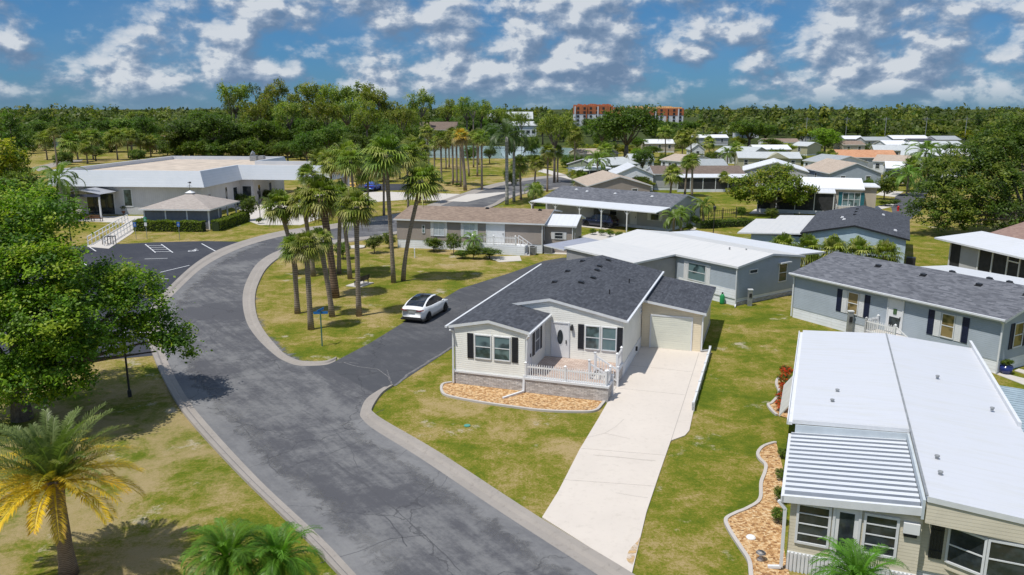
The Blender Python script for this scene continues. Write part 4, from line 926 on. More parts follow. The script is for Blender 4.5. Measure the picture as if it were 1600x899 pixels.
MB().box(W*.60,W-.3,-2.4,-.2,0,.5).build('deck',M['white'],h_); pickets(h_,(W*.62,-2.4),(W*.8,-2.4),.5,1.4,.2,2,'deck_railing')
MB().box(W+.02,W+2.2,3.0,8.5,0,3.5).build('side_wing',M['tan'],h_); MB().box(W-.2,W+2.6,2.7,8.9,3.5,3.66).build('side_wing_roof',wclean,h_)
h_,W,D,_,_=fh('long home with dark brown roof and a white roofed row of screens',(1022,271),(1163,271),256,'lgrey','dkbrown',8.5,'x',3.1,0); awn(h_,W,.6*6,W+1,3.4,3.05,2.65,True,6)
h_,W,D,_,_=fh('taupe gabled home with tan shingle roof between palms',(920,290),(1016,289),268,'taupe','tan',12,'y',3.1,2,zr=4.5)
h_,W,D,_,_=fh('home with white metal gable roof behind the tan shingle roof',(962,272),(1021,272),258,'whites','white',9,'y',3.1,1,zr=4.6)
h_,W,D,_,_=fh('olive green home with grey roof and white screened patio near the pond',(934,259),(996,255),247,'olive','silver',9,'x',3.1,1); awn(h_,W,-9,1,4.2,3.1,2.7,True,4)
fh('tan home half hidden behind palms beside the pond',(906,240),(966,239),227,'khaki','tan',8,'x',3.1,3)
fh('low home with bright white roof and tan walls beyond the palms',(1008,224),(1054,224),215,'tan',wclean,9,'x',3.1,3)
fh('long grey home with white roof in front of the dark oak',(1081,215),(1138,215),206,'lgrey',wclean,8,'x',3.1,3)
fh('small home with tan hip roof and pale walls above the brown roof',(1033,249),(1071,252),241,'whites','tan',9,'x',3.1,4)
fh('little gabled pavilion with pale roof and dark glass front',(1080,233),(1101,233),226,'whites','silver',6,'y',3.1,1,zr=4.6,cat='pavilion',name='pavilion')
fh('home with long low silver roof behind the pavilion',(1118,237),(1176,239),222,'lgrey','silver',12,'x',3.1,2)
h_,W,D,_,_=fh('khaki home with silver roof and a small front dormer',(1154,246),(1252,247),233,'khaki','silver',9,'x',3.1,4)
mb=MB(); mb.prism([(W*.45,3.0),(W*.80,3.0),(W*.62,4.3)],'y',-.6,3.0); mb.build('dormer',M['khaki'],h_)
fh('white home with grey roof and three tall windows',(1256,250),(1298,254),239,'whites','lgrey',10,'x',3.1,4)
fh('home with plain white gable roof just beyond the round tree',(1163,266),(1262,268),251,'lgrey',wclean,12,'y',3.1,1,zr=4.8)
fh('home with brown roof and white front awning left of the lime green tree',(1196,222),(1250,222),214,'whites','brown',8,'x',3.1,3)
fh('small home with rounded white roof beside the lime green tree',(1237,227),(1262,228),221,'khaki','silver',8,'x',3.1,1)
h_,W,D,_,_=fh('long home with terracotta front roof slope and white rear slope',(1305,245),(1402,246),228,'grey','terra',9.5,'x',3.1,3,zr=4.6)
fh('home with light tan roof and grey walls behind the street palms',(1365,251),(1422,253),242,'whites','tan',9,'x',3.1,4)
fh('blue-grey gabled home with tan roof right behind the big white roof',(1298,270),(1377,270),254,'bluegrey','tan',14,'y',3.1,2,zr=4.9)
fh('long low home with pale grey roof beyond the terracotta roof',(1366,234),(1438,235),226,'tan','silver',9,'x',3.1,5)
fh('home with crisp white roof in the farthest row before the woods',(1396,217),(1453,217),209,'bluegrey',wclean,9,'x',3.1,4)
fh('far home with brownish grey hip roof at the edge of the woods',(1464,218),(1501,218),210,'lgrey','lgrey',9,'x',3.1,3)
h_,W,D,_,_=fh('grey home with pale roof and large porch windows in the far rows',(1463,228),(1508,228),216,'grey','silver',10,'x',3.1,4)
fh('far home with long white roof partly hidden by the right oak',(1484,242),(1536,243),230,'whites',wclean,10,'x',3.1,3)
h_,W,D,_,_=fh('home with salmon pink walls, white columns and a white carport roof',(1456,240),(1482,240),232,'whites','white',9,'x',3.1,0); awn(h_,W,0,W,4,3,2.7,False,3)
fh('far white home between the dark column trees',(1320,217),(1350,217),210,'lgrey',wclean,8,'x',3.1,3)
fh('flat grey building far back beside the column trees',(1352,219),(1392,219),212,'lgrey','lgrey',8,'x',3.1,3)
fh('white roofed home peeking between far palms',(1385,226),(1420,226),220,'whites',wclean,9,'x',3.1,3)
fh('small white home with grey gable in the far middle rows',(1424,229),(1464,229),220,'whites',wclean,9,'y',3.1,2)
fh('tiny home with pinkish roof showing above the far canopy',(1131,190),(1148,190),184,'tan','tan',14,'x',3.1,2)
fh('tiny white roofed home far off among trees',(1126,200),(1141,200),194,'whites',wclean,10,'x',3.1,2)
fh('tiny white home at the foot of the right hand woods',(1498,187),(1512,187),183,'whites',wclean,16,'x',3.1,1)
fh('home with terracotta tile roof behind the left hand palms',(46,216),(75,217),205,'grey','terra',12,'x',3.1,1)
fh('home with orange tile roof and white screened side between oaks',(231,211),(262,213),199,'whites','terra',14,'x',3.3,1)
fh('long roof of a tan home hidden behind the palm clump',(100,212),(146,212),203,'tan','tan',12,'x',3.1,1)
fh('two storey home with pink grey roof at the left edge of the horizon',(-6,178),(14,178),167,'tan','pinkbrown',20,'x',7,3,sk=False)
fh('pale low building on the far left horizon',(64,174),(88,174),171,'whites','tan',20,'x',3.5,3)
fh('dark grey roofed home behind the left oak mass',(258,198),(285,198),190,'lgrey','dkbrown',14,'x',3.1,1)
for a_ in [('low home with grey roof between the palm pair and the khaki home',(1096,258),(1136,258),249,'tan','lgrey',8,'x',3.1,3),('white walled home with pale roof left of the tan hip roofed one',(985,249),(1022,249),240,'whites','silver',8,'x',3.1,3),
 ('home with white roof tucked behind the khaki dormer home',(1180,233),(1236,233),226,'khaki',wclean,8,'x',3.1,4),('home with brown roof right of the lime green tree',(1318,236),(1300,236),228,'tan','brown',8,'x',3.1,2) if False else ('home with brown roof right of the lime green tree',(1318,226),(1352,226),219,'tan','brown',8,'x',3.1,2),
 ('slate roofed home between the far white roofs',(1424,222),(1462,222),215,'bluegrey','char',8,'x',3.1,3),('pale home with silver roof in front of the salmon home',(1408,243),(1450,244),235,'whites','silver',8,'x',3.1,3),
 ('white walled far home with tan roof behind the dark oak',(1152,206),(1186,206),199,'whites','tan',8,'x',3.1,3),('grey far home with white roof at the foot of the woods, middle',(1260,212),(1300,212),205,'lgrey',wclean,8,'x',3.1,3),
 ('blue-grey home with long white roof left of the street palms',(1385,262),(1425,263),254,'bluegrey',wclean,8,'x',3.1,3)]: fh(*a_)
# two storey grey buildings beyond the park
def block(label,px0,px1,pyb,pyt,Y,D,wm,rm,storeys,nw,zr=1.5,cat='building',name='apartment_building'):
    k_=Y/ (math.cos(TH)) # approximate range
    x0=(px0-800)/FPX*depth(Y); x1=(px1-800)/FPX*depth(Y); W=x1-x0; z=Zat(0,Y,pyt)
    r=thing(name,label,cat,(x0,Y,0)); ze=z-zr
    MB().box(0,W,0,D,0,ze).build('wall',M[wm],r); roof(r,W,D,ze+.1,z,'x',rm if not isinstance(rm,str) else SH(rm,'x'),.5,.5)
    mbw=None
    for s in range(storeys):
        for i in range(nw):
            u=W*(i+.5)/nw; zz=ze*(s+.30)/storeys
            if mbw is None:
                mbw=MB().box(-.9,.9,-.08,.02,0,1.5).build('window',M['pane'],r).data; r.children[-1].location=(u,0,zz)
            else:
                o=link('window',mbw,r); o.location=(u,0,zz)
    return r,W,ze
block('grey shingled two storey building beyond the palm park',655,712,215,191,330,14,'lgrey','dkbrown',2,5,3)
block('white apartment building with pale hip roofs behind the pines',762,832,190,175,560,20,'whites','silver',3,10,5)
block('low pale building in front of the white apartments',795,838,200,190,420,12,'whites','silver',1,5,2)
block('pale house by the pond partly behind pines',585,640,232,213,290,12,'lgrey','silver',1,4,2)
# half-built apartment block, orange sheathing above white wrap
def site(label,px0,px1,pyt,Y,D,ytop=None):
    x0=(px0-800)/FPX*depth(Y); x1=(px1-800)/FPX*depth(Y); W=x1-x0; z=Zat(0,Y,pyt)
    r=thing('unfinished_building',label,'building',(x0,Y,0))
    og2=paint('orange_sheathing',(.44,.14,.055),.7,.3,.15); ww=paint('white_house_wrap',(.66,.66,.68),.6,.1,.2); lum=paint('new_lumber',(.72,.50,.22),.7,.2,.3)
    MB().box(0,W,0,D,0,z*.56).build('wrapped_storeys',ww,r); MB().box(-.2,W+.2,-.2,D,z*.56,z-1.2).build('sheathed_storeys',og2,r)
    n=int(W/4.5); me=None
    for s in range(5):
        for i in range(n):
            u=W*(i+.5)/n
            o=MB().box(-.9,.9,-.34,.05,0,1.7).build('window_opening',M['screen'],r) if me is None else link('window_opening',me,r)
            me=o.data; o.location=(u,0,z*(s+.3)/5.6)
    mb=MB(); k_=int(W/1.6)
    for i in range(k_): mb.box(i*W/k_,i*W/k_+.25,-.1,D,z-1.2,z+rnd.uniform(-.5,.4))
    mb.build('roof_trusses',lum if ytop else og2,r)
    for i in range(int(W/9)+1): MB().box(i*9-.4,i*9+.5,-.8,-.2,0,z*.9).build('pilaster',og2 if i%2 else ww,r)
site('left wing of the orange sheathed apartment block under construction',898,957,163,640,18)
site('right wing of the orange sheathed apartment block with bare yellow trusses',988,1067,167,640,22,True)
site('set-back middle wing of the orange sheathed apartment block',957,987,168,655,10)

# ================================================================ vehicles
def carpaint(name,c):
    m,t,p,o=base(name); p.inputs['Base Color'].default_value=tuple(c)+(1,); p.inputs['Roughness'].default_value=.22; p.inputs['Coat Weight'].default_value=.6; p.inputs['Coat Roughness'].default_value=.05; return m
def interp(tab,x):
    for (x0,v0),(x1,v1) in zip(tab,tab[1:]):
        if x<=x1: f=(x-x0)/(x1-x0); f=max(0,min(1,f)); return v0+(v1-v0)*f
    return tab[-1][1]
def car(name,label,cat,loc,heading,paintm,kind='crossover',glassroof=False,scale=1.0):
    r=thing(name,label,cat,loc,heading); r.scale=(scale,)*3
    L=2.38
    if kind=='crossover':
        sh=[(-2.38,.98),(-2.2,1.06),(-1.6,1.06),(-.9,1.0),(.6,.97),(1.1,.93),(1.9,.82),(2.25,.68),(2.38,.55)]
        tp=[(-2.38,.98),(-2.1,1.13),(-1.7,1.13),(-.9,1.06),(.6,1.02),(1.1,1.0),(1.9,.86),(2.25,.70),(2.38,.56)]
        roofz=[(-2.0,1.12),(-1.5,1.38),(-.9,1.56),(-.2,1.63),(.35,1.58),(.9,1.30),(1.35,1.02)]
    else:
        sh=[(-2.38,1.0),(-2.2,1.05),(-1.0,1.02),(1.0,.98),(2.0,.92),(2.3,.78),(2.38,.6)]
        tp=[(-2.38,1.02),(-2.2,1.10),(-1.0,1.06),(1.0,1.04),(2.0,.98),(2.3,.82),(2.38,.62)]
        roofz=[(-2.22,1.08),(-2.0,1.45),(-1.6,1.64),(-.6,1.70),(.2,1.66),(.7,1.35),(1.15,1.05)]
    hw=[(-2.38,.70),(-2.2,.86),(-1.6,.95),(0,.96),(1.5,.94),(2.1,.84),(2.38,.58)]
    zb=[(-2.38,.42),(-2.2,.28),(2.2,.24),(2.38,.36)]
    mb=MB(); xs=[-2.38,-2.34,-2.25,-2.1,-1.95]+[ -1.8+.1*i for i in range(38)]+[2.0,2.1,2.2,2.3,2.36,2.38]
    ring=[]
    for x in xs:
        w_=interp(hw,x); b_=interp(zb,x); s_=interp(sh,x); t_=interp(tp,x)
        arch=0
        for wx in (-1.45,1.45):
            d=abs(x-wx)
            if d<.42: arch=max(arch,math.sqrt(.42**2-d*d)+.33)
        bb=max(b_,arch)
        pts=[(0,b_),(w_*.78,b_),(w_*.80,bb),(w_*.98,bb),(w_*1.0,max(bb+.02,.55)),(w_*1.0,max(bb+.03,.72)),(w_*.965,max(s_,bb+.05)),(w_*.86,t_+.0),(w_*.5,t_+.03),(0,t_+.04)]
        ring.append([(x,y,z) for y,z in pts]+[(x,-y,z) for y,z in reversed(pts[1:-1])])
    n=len(ring[0]); V=[p for rg in ring for p in rg]; Fc=[]
    for i in range(len(xs)-1):
        for j in range(n): Fc.append((i*n+j,i*n+(j+1)%n,(i+1)*n+(j+1)%n,(i+1)*n+j))
    Fc.append(tuple(range(n))); Fc.append(tuple((len(xs)-1)*n+j for j in range(n)))
    mb.add(V,Fc); body_=mb.build('body',paintm,r,True)
    # cabin: painted shell with dark glass set into it
    def cab(o_,wk,name,mm,x0=None,x1=None,top=True):
        mb=MB(); X=[roofz[0][0]+(roofz[-1][0]-roofz[0][0])*i/24 for i in range(25)]; rings=[]
        for x in X:
            z=interp(roofz,x)+o_; s_=interp(tp,x)-.05; w_=interp(hw,x)*.90+o_
            tw=w_*(.74+.10*0); zz=max(z,s_+.01); f=(zz-s_)/.62
            yt=w_-(w_-tw)*min(1,f)
            rings.append([(x,w_,s_),(x,yt+ .03*f,zz-.06*min(1,f)),(x,yt*.88,zz-.005),(x,yt*.5,zz+.015),(x,0,zz+.02),(x,-yt*.5,zz+.015),(x,-yt*.88,zz-.005),(x,-yt-.03*f,zz-.06*min(1,f)),(x,-w_,s_)])
        n=9; V=[p for rg in rings for p in rg]
        return rings,V,n
    rings,V,n=cab(0,1,'cabin',None); Fg=[];Fp=[]
    for i in range(24):
        x=(rings[i][0][0]+rings[i+1][0][0])/2; z=interp(roofz,x)
        for j in range(8):
            side=j in (0,7); rail=j in (1,6)
            if side: glass=(z>1.22 or x>-1.3) and -1.75<x<1.15 and z>1.12
            elif rail: glass=False
            else:
                rear=x<(-.8 if glassroof else -1.62) ; front=x>.25
                glass= rear or front or glassroof
            (Fg if glass else Fp).append((i*n+j,i*n+j+1,(i+1)*n+j+1,(i+1)*n+j))
    MB().add(V,Fp).build('roof_shell',paintm,r,True); MB().add(V,Fg).build('window_glass',M['pane'] if False else carglass,r,True)
    for sy in (-1,1):
        for wx in (-1.45,1.45):
            t=MB(); cy=sy*.84; prof=[(.20,-.11),(.33,-.115),(.355,-.07),(.36,0),(.355,.07),(.33,.115),(.20,.11)]
            V=[];k=24
            for rr,dy in prof:
                for q in range(k): a=2*math.pi*q/k; V.append((wx+rr*math.cos(a),cy+dy,.36+rr*math.sin(a)))
            Fc=[(i*k+q,i*k+(q+1)%k,(i+1)*k+(q+1)%k,(i+1)*k+q) for i in range(6) for q in range(k)]
            wh=t.add(V,Fc).build('tyre',tyrem,r,True)
            rm=MB(); yy=cy+sy*.095
            for q in range(5):
                a=2*math.pi*q/5; rm.bar((wx,yy,.36),(wx+.22*math.cos(a),yy,.36+.22*math.sin(a)),.07,.03)
            V=[(wx+rr*math.cos(2*math.pi*q/20),yy+dy,.36+rr*math.sin(2*math.pi*q/20)) for rr,dy in ((.245,0),(.205,0),(.205,-sy*.05),(.0001,-sy*.06)) for q in range(20)]
            rm.add(V,[(i*20+q,i*20+(q+1)%20,(i+1)*20+(q+1)%20,(i+1)*20+q) for i in range(3) for q in range(20)]); rm.build('rim',rimm,wh)
        tl=MB(); tl.add([(-2.395,sy*.38,.90),(-2.395,sy*.74,.92),(-2.26,sy*.88,.95),(-2.20,sy*.885,1.00),(-2.36,sy*.74,1.01),(-2.385,sy*.38,.96)],[(0,1,4,5),(1,2,3,4)]); q=tl.build('tail_light',lampred,r); md=q.modifiers.new('thickness','SOLIDIFY'); md.thickness=.03; md.offset=0
        hl=MB().box(2.16,2.30,sy*.62-.13,sy*.62+.13,.66,.74).build('headlight',M['trim'],r)
        mr=MB(); mr.lathe([(.001,-.07),(.075,-.05),(.085,.02),(.03,.08)],(.75,sy*1.03,1.06),10); mr.bar((.72,sy*.9,1.0),(.74,sy*1.0,1.04),.04); mr.build('wing_mirror',paintm,r,True)
        MB().box(-.15,.05,sy*.962,sy*.975,.83,.86).box(-1.05,-.87,sy*.962,sy*.975,.85,.88).build('door_handle',M['trim'],r)
    MB().box(-2.30,2.0,-.93,.93,.20,.30).build('sill_cladding',M['dark_metal'],r); MB().box(-2.41,-2.2,-.72,.72,.30,.46).build('rear_bumper',M['dark_metal'],r)
    MB().box(-2.405,-2.38,-.24,.24,.70,.82).build('number_plate',M['grey_metal'],r)
    return r
carglass=m_glass('car_glass',(.012,.014,.018),.04); tyrem=paint('tyre_rubber',(.015,.015,.015),.8); rimm=paint('dark_rim',(.05,.05,.055),.35,.1,1,.6); lampred=paint('tail_lamp_red',(.16,.012,.012),.25,.1)
pW=carpaint('white_car_paint',(.78,.78,.78)); pB=carpaint('navy_car_paint',(.012,.018,.07)); pBl=carpaint('blue_car_paint',(.02,.07,.45)); pY=carpaint('yellow_car_paint',(.65,.40,.04))
rw=G(671.4,502.5); fw=G(696.7,487.6); hd=math.atan2(fw[1]-rw[1],fw[0]-rw[0]); cc_=((rw[0]+fw[0])/2-math.cos(hd-math.pi/2)*.95,(rw[1]+fw[1])/2-math.sin(hd-math.pi/2)*.95)
car('parked_car','white crossover car with black glass roof standing on the side road by the palms','car',(cc_[0],cc_[1],.018),hd,pW,glassroof=True)
sp=wl(o2,a2,10.0,-1.9); car('parked_car','dark blue car parked under the long white carport roof','car',(sp[0],sp[1],.03),-R(a2)+math.pi,pB,'suv')
sp=G(583,298); car('parked_car','bright blue car parked behind the palm trunks','car',(sp[0],sp[1],.04),R(80),pBl)
sp=G(551,299); car('parked_car','yellow car parked behind the palms left of the blue car','car',(sp[0],sp[1],.04),R(95),pY)
sp=G(1472,281); car('parked_car','white car parked on the back street beside the right oak','car',(sp[0],sp[1],.03),R(-15),pW,'suv',scale=1.15)

# ================================================================ street furniture
def at(px,py,z=0): x,y=G(px,py); return (x,y,z)
def lamp_post(px,py,h,label,head=True):
    r=thing('lamp_post',label,'lamp post',at(px,py)); MB().lathe([(.10,0),(.10,.35),(.055,.4),(.045,h)],(0,0,0),10).build('pole',M['dark_metal'],r)
    if head: MB().lathe([(.05,h),(.16,h+.12),(.19,h+.45),(.22,h+.47),(.03,h+.62)],(0,0,0),8).build('lantern',M['dark_metal'],r)
lamp_post(203,620,4.4,'dark lamp post on the verge with its top lost in the big oak')
lamp_post(111,377,3.3,'thin dark post on the clubhouse lawn beside the left palm')
lamp_post(407,346,3.6,'dark post beside the yellow green shrub near the gazebo')
lamp_post(1114,372,3.2,'slim dark post on the lawn between the grey carport home and the near-black roof')
def sign(px,py,h,label,c,w_=.3,hh=.45,two=False):
    r=thing('sign_post',label,'sign',at(px,py)); MB().tube([(0,0,0),(0,0,h)],.03,8).build('post',M['grey_metal'],r)
    MB().box(-w_/2,w_/2,-.05,-.03,h-hh,h).build('sign_panel',paint('sign_'+str(c),c,.4,.05),r)
    return r
for px,py,h,l,c,hh in [(213,374,2.0,'blue accessible parking sign left of the gazebo hedge, farthest left',(.02,.12,.42),.55),(230,374,2.6,'green and white sign at the left end of the gazebo hedge',(.03,.28,.16),.5),(281,375,2.1,'blue accessible parking sign in front of the middle of the hedge',(.02,.12,.42),.55)]:
    r=sign(px,py,h,l,c,.34,hh)
    q=MB(); z=h-.30
    q.lathe([(.03,0),(.03,.05)],(0,-.065,z+.13),8); q.box(-.02,.02,-.062,-.052,z-.02,z+.12); q.box(.02,.10,-.062,-.052,z-.02,z+.02)
    for k_ in range(10):
        a0=k_/12*2*math.pi+2; a1=(k_+1)/12*2*math.pi+2
        q.add([(math.cos(t)*rr,-.058,z-.05+math.sin(t)*rr) for t,rr in ((a0,.07),(a1,.07),(a1,.095),(a0,.095))],[(0,1,2,3)])
    q.build('wheelchair_symbol',M['white'],r)
MBs=MB().box(-.15,.15,-.05,-.03,1.55,1.95)
o=[c for c in bpy.data.objects if c.get('label','').startswith('green and white')][0]; MBs.build('lower_panel',M['white'],o)
r=thing('street_sign','green post with blue street name blades on the tip of the palm island','sign',at(503.5,541)); gpm=paint('green_post',(.06,.16,.13),.5)
MB().bar((0,0,0),(0,0,2.35),.07,.07).build('post',gpm,r)
bl=paint('blue_blade',(.02,.16,.42),.4,.08); MB().bar((-.45,0,2.2),(.45,.1,2.2),.03,.16).build('name_blade',bl,r); MB().bar((-.1,-.42,2.40),(.12,.42,2.40),.03,.16).build('name_blade',bl,r)
def bench(px,py,rz,label,c='wood',slab=False,L=1.5):
    r=thing('park_bench',label,'bench',at(px,py),rz); wd=paint('bench_'+c,{'wood':(.20,.09,.045),'dark':(.03,.02,.018)}[c],.6,.2,6)
    s=MB(); [s.box(-L/2,L/2,-.25+i*.13,-.14+i*.13,.43,.47) for i in range(4)]; s.build('seat',wd,r)
    b=MB(); [b.bar((-L/2,.28+.03*i,.56+.13*i),(L/2,.28+.03*i,.56+.13*i),.03,.10) for i in range(3)]; b.build('backrest',wd,r)
    for x in (-L/2+.1,L/2-.1):
        l=MB(); l.box(x-.03,x+.03,-.25,-.19,0,.43); l.box(x-.03,x+.03,.2,.26,0,.5); l.bar((x,.24,.45),(x,.38,.92),.05); l.box(x-.03,x+.03,-.25,.26,.38,.43); l.build('leg',M['dark_metal'],r)
    if slab: MB().box(-L*.75,L*.6,-1.0,.5,-.0,.07).build('concrete_pad',M['path'],r)
bench(565,446,R(-115),'dark park bench on a concrete pad between the palms of the grassy island','dark',True)
bench(139,346,R(170),'brown bench on the clubhouse lawn, left one of two','wood'); bench(152,346,R(170),'brown bench on the clubhouse lawn, right one of two','wood')
bench(418,318,R(190),'reddish brown bench outside the clubhouse wing','wood',False,1.8)
# ramp handrails
def rail(pts,label,posts_h=1.0,par=None):
    r=thing('handrail',label,'railing',(pts[0][0],pts[0][1],0)); mb=MB(); o_=pts[0]
    P=[(p[0]-o_[0],p[1]-o_[1]) for p in pts]
    for p,q in zip(P,P[1:]):
        for zz in (.5,posts_h): mb.bar((p[0],p[1],zz),(q[0],q[1],zz),.07)
    mb.build('rails',M['white'],r)
    for p,q in zip(P,P[1:]):
        n=max(2,int(math.dist(p,q)/1.5))
        for i in range(n+1): x=p[0]+(q[0]-p[0])*i/n; y=p[1]+(q[1]-p[1])*i/n; MB().box(x-.04,x+.04,y-.04,y+.04,0,posts_h).build('rail_post',M['white'],r)
rail([G(138,384),G(200,347)],'white two bar handrail on the left of the ramp to the clubhouse')
rail([G(163,385),G(212,354)],'white two bar handrail on the right of the ramp to the clubhouse')
r=thing('bike_rack','black metal rack at the foot of the clubhouse ramp','rack',at(171,382)); mb=MB()
for i in range(3): mb.tube([(-.6+i*.6,-.3,0),(-.6+i*.6,-.3,.9),(-.6+i*.6,.3,.9),(-.6+i*.6,.3,0)],.04,6)
mb.bar((-.7,-.3,.9),(.7,-.3,.9),.06); mb.bar((-.7,.3,.9),(.7,.3,.9),.06); mb.build('frame',M['dark_metal'],r)
# boxes, meters, cans
def pedestal(px,py,h,label,m='grey_metal'):
    r=thing('utility_pedestal',label,'utility box',at(px,py)); MB().box(-.16,.16,-.12,.12,0,h).build('cabinet',M[m],r); MB().box(-.19,.19,-.15,.15,h,h+.07).build('cap',M['trim'],r); MB().box(-.10,.10,-.15,-.12,h*.55,h*.8).build('meter',M['dark_metal'],r)
pedestal(1171,478,1.25,'grey meter pedestal on the lawn beside the blue-grey white roofed home'); pedestal(1326,523,1.6,'tall grey meter post between the grey shingle home and the white metal roof')
r=thing('gas_cylinder','green bottle shaped container by the corner of the white roofed home','container',at(1128,475)); gm=paint('green_can',(.02,.25,.08),.4)
MB().lathe([(.18,0),(.19,.1),(.19,.62),(.10,.78),(.05,.82)],(0,0,0),14).build('container_body',gm,r,True); MB().lathe([(.07,.82),(.07,.92),(.02,.94)],(0,0,0),10).build('valve',M['dark_metal'],r)
r=thing('waste_bin','brown waste bin with dark lid left of the flat white side roof','bin',at(1207,375)); MB().lathe([(.38,0),(.45,1.15)],(0,0,0),12).build('bin_body',paint('brown_bin',(.09,.05,.03),.7),r); MB().lathe([(.47,1.15),(.44,1.25),(.1,1.3)],(0,0,0),12).build('lid',M['dark_metal'],r)
r=thing('plant_pot','glossy navy pot with a small plant at the corner of the grey shingle home','plant pot',at(1571,584)); MB().lathe([(.20,0),(.33,.15),(.36,.45),(.33,.5),(.30,.42),(.05,.42)],(0,0,0),18).build('pot',carpaint('navy_glaze',(.01,.02,.12)),r,True)
PLANTPOT=r
r=thing('fire_hydrant','tiny red fire hydrant on the lawn corner by the back street','hydrant',at(1403,330)); hm=paint('hydrant_red',(.5,.02,.015),.4)
MB().lathe([(.2,0),(.2,.06),(.13,.08),(.13,.55),(.17,.57),(.15,.68),(.04,.78)],(0,0,0),12).build('barrel',hm,r); MB().bar((-.22,0,.42),(.22,0,.42),.11).build('outlet',hm,r)
r=thing('garden_statue','small white ornamental figure on the mulch by the slatted skirting','statue',at(1237,876)); MB().lathe([(.14,0),(.14,.06),(.09,.10),(.12,.25),(.13,.36),(.07,.44),(.10,.52),(.08,.62),(.01,.67)],(0,0,.04),12).build('figure',M['white'],r,True); MB().tube([(-.10,0,.42),(-.16,-.08,.32),(-.06,-.13,.30)],.03,6).tube([(.10,0,.42),(.16,-.08,.32),(.06,-.13,.30)],.03,6).build('arm',M['white'],r,True)
r=thing('bird_bath','small pale stone dish near the mulch bed of the metal roofed home','ornament',at(1188,877)); MB().lathe([(.14,0),(.05,.1),(.04,.2),(.17,.27),(.15,.30),(.01,.25)],(0,0,.04),14).build('dish',M['edge'],r,True)
r=thing('white_table','round white slab table in the island lawn behind palms','slab',at(558,387)); MB().lathe([(.9,0),(.95,.05),(.95,.13),(.8,.15)],(0,0,0),24).build('slab',M['path'],r)
for px,py,l in [(648,403,'thin white marker post on the lawn before the taupe ranch home')]:
    r=thing('marker_post',l,'post',at(px,py)); MB().box(-.05,.05,-.05,.05,0,.9).build('stake',M['white'],r); MB().add([(-.07,-.07,.9),(.07,-.07,.9),(.07,.07,.9),(-.07,.07,.9),(0,0,1.0)],[(0,1,4),(1,2,4),(2,3,4),(3,0,4)]).build('cap',M['white'],r)
# planters by the clubhouse doors
def planter(px,py,l):
    r=thing('planter',l,'plant pot',at(px,py)); MB().lathe([(.25,0),(.42,.5),(.38,.52),(.34,.45),(.02,.45)],(0,0,0),14).build('pot',paint('clay_pot',(.30,.13,.09),.7),r); return r
PL=[planter(138,334,'clay pot with dark plant left of the clubhouse entrance'),planter(195,335,'clay pot with leafy plant right of the clubhouse entrance')]
# iron fence behind near the slim post
r=thing('iron_fence','black iron picket fence across the lawn beyond the carport home','fence',at(1085,346)); e2=G(1150,341); s2=G(1085,346); L=math.dist(e2,s2); dx,dy=(e2[0]-s2[0])/L,(e2[1]-s2[1])/L
mb=MB(); 
for zz in (.2,1.2): mb.bar((0,0,zz),(dx*L,dy*L,zz),.05)
for i in range(int(L/.35)): mb.bar((dx*i*.35,dy*i*.35,0),(dx*i*.35,dy*i*.35,1.3),.04)
mb.build('pickets',M['dark_metal'],r)
for i in range(4): MB().bar((dx*L*i/3,dy*L*i/3,0),(dx*L*i/3,dy*L*i/3,1.55),.10).build('fence_post',M['dark_metal'],r)
# power line poles at the edge of the woods
prev=None
for i,px in enumerate((1258,1320,1381,1444,1506,1568)):
    x,y=(px-800)/FPX*depth(330),330; r=thing('utility_pole','thin utility pole at the foot of the far woods, %s'%['farthest left of the row','behind the dark column tree','above the terracotta roof','above the farthest white roof','left of the right hand canopy','farthest right of the row'][i],'utility pole',(x,y,0),0,'utility poles along the woods')
    MB().tube([(0,0,0),(0,0,11)],[.16,.11],8).build('pole',M['grey_metal'],r); MB().box(-1.2,1.2,-.06,.06,10.2,10.35).build('crossarm',M['grey_metal'],r)
wr=MB()
for s_ in (-1,0,1):
    P=[((px-800)/FPX*depth(330)+s_*1.1,330) for px in (1258,1320,1381,1444,1506,1568,1630)]
    for p,q in zip(P,P[1:]):
        prevp=None
        for k_ in range(7):
            f=k_/6; z=10.4-1.2*4*f*(1-f)*.5; cur=(p[0]+(q[0]-p[0])*f,p[1],z)
            if prevp: wr.bar(prevp,cur,.05)
            prevp=cur
tag(wr.build('power_lines',M['dark_metal']),'three sagging power lines in front of the far woods','cable')

# ================================================================ vegetation
def leafmesh(name,C,T,N,L,Wd,colr,mat,bend=0.0):
    """N rhombic leaves: C base centre, T long direction, N normal; L, Wd arrays"""
    n=len(C); T=T/np.maximum(np.linalg.norm(T,axis=1,keepdims=True),1e-6); B=np.cross(T,N); B/=np.maximum(np.linalg.norm(B,axis=1,keepdims=True),1e-6)
    L=np.broadcast_to(np.asarray(L,float).reshape(-1,1),(n,1)); Wd=np.broadcast_to(np.asarray(Wd,float).reshape(-1,1),(n,1))
    V=np.empty((n,4,3)); V[:,0]=C-T*L*.5; V[:,1]=C+B*Wd*.5; V[:,2]=C+T*L*.5; V[:,3]=C-B*Wd*.5
    return quadmesh(name,V,colr,mat)
def quadmesh(name,V,colr,mat):
    n=len(V); me=bpy.data.meshes.new(name); me.vertices.add(n*4); me.vertices.foreach_set('co',V.reshape(-1).astype(np.float32))
    me.loops.add(n*4); me.loops.foreach_set('vertex_index',np.arange(n*4,dtype=np.int32)); me.polygons.add(n); me.polygons.foreach_set('loop_start',np.arange(0,n*4,4,dtype=np.int32))
    ca=me.color_attributes.new('tint','FLOAT_COLOR','POINT'); cc=np.ones((n,4,4),np.float32); cc[:,:,:3]=colr if colr.ndim==3 else colr[:,None,:]
    ca.data.foreach_set('color',cc.reshape(-1)); me.materials.append(mat); me.update(calc_edges=True); return me
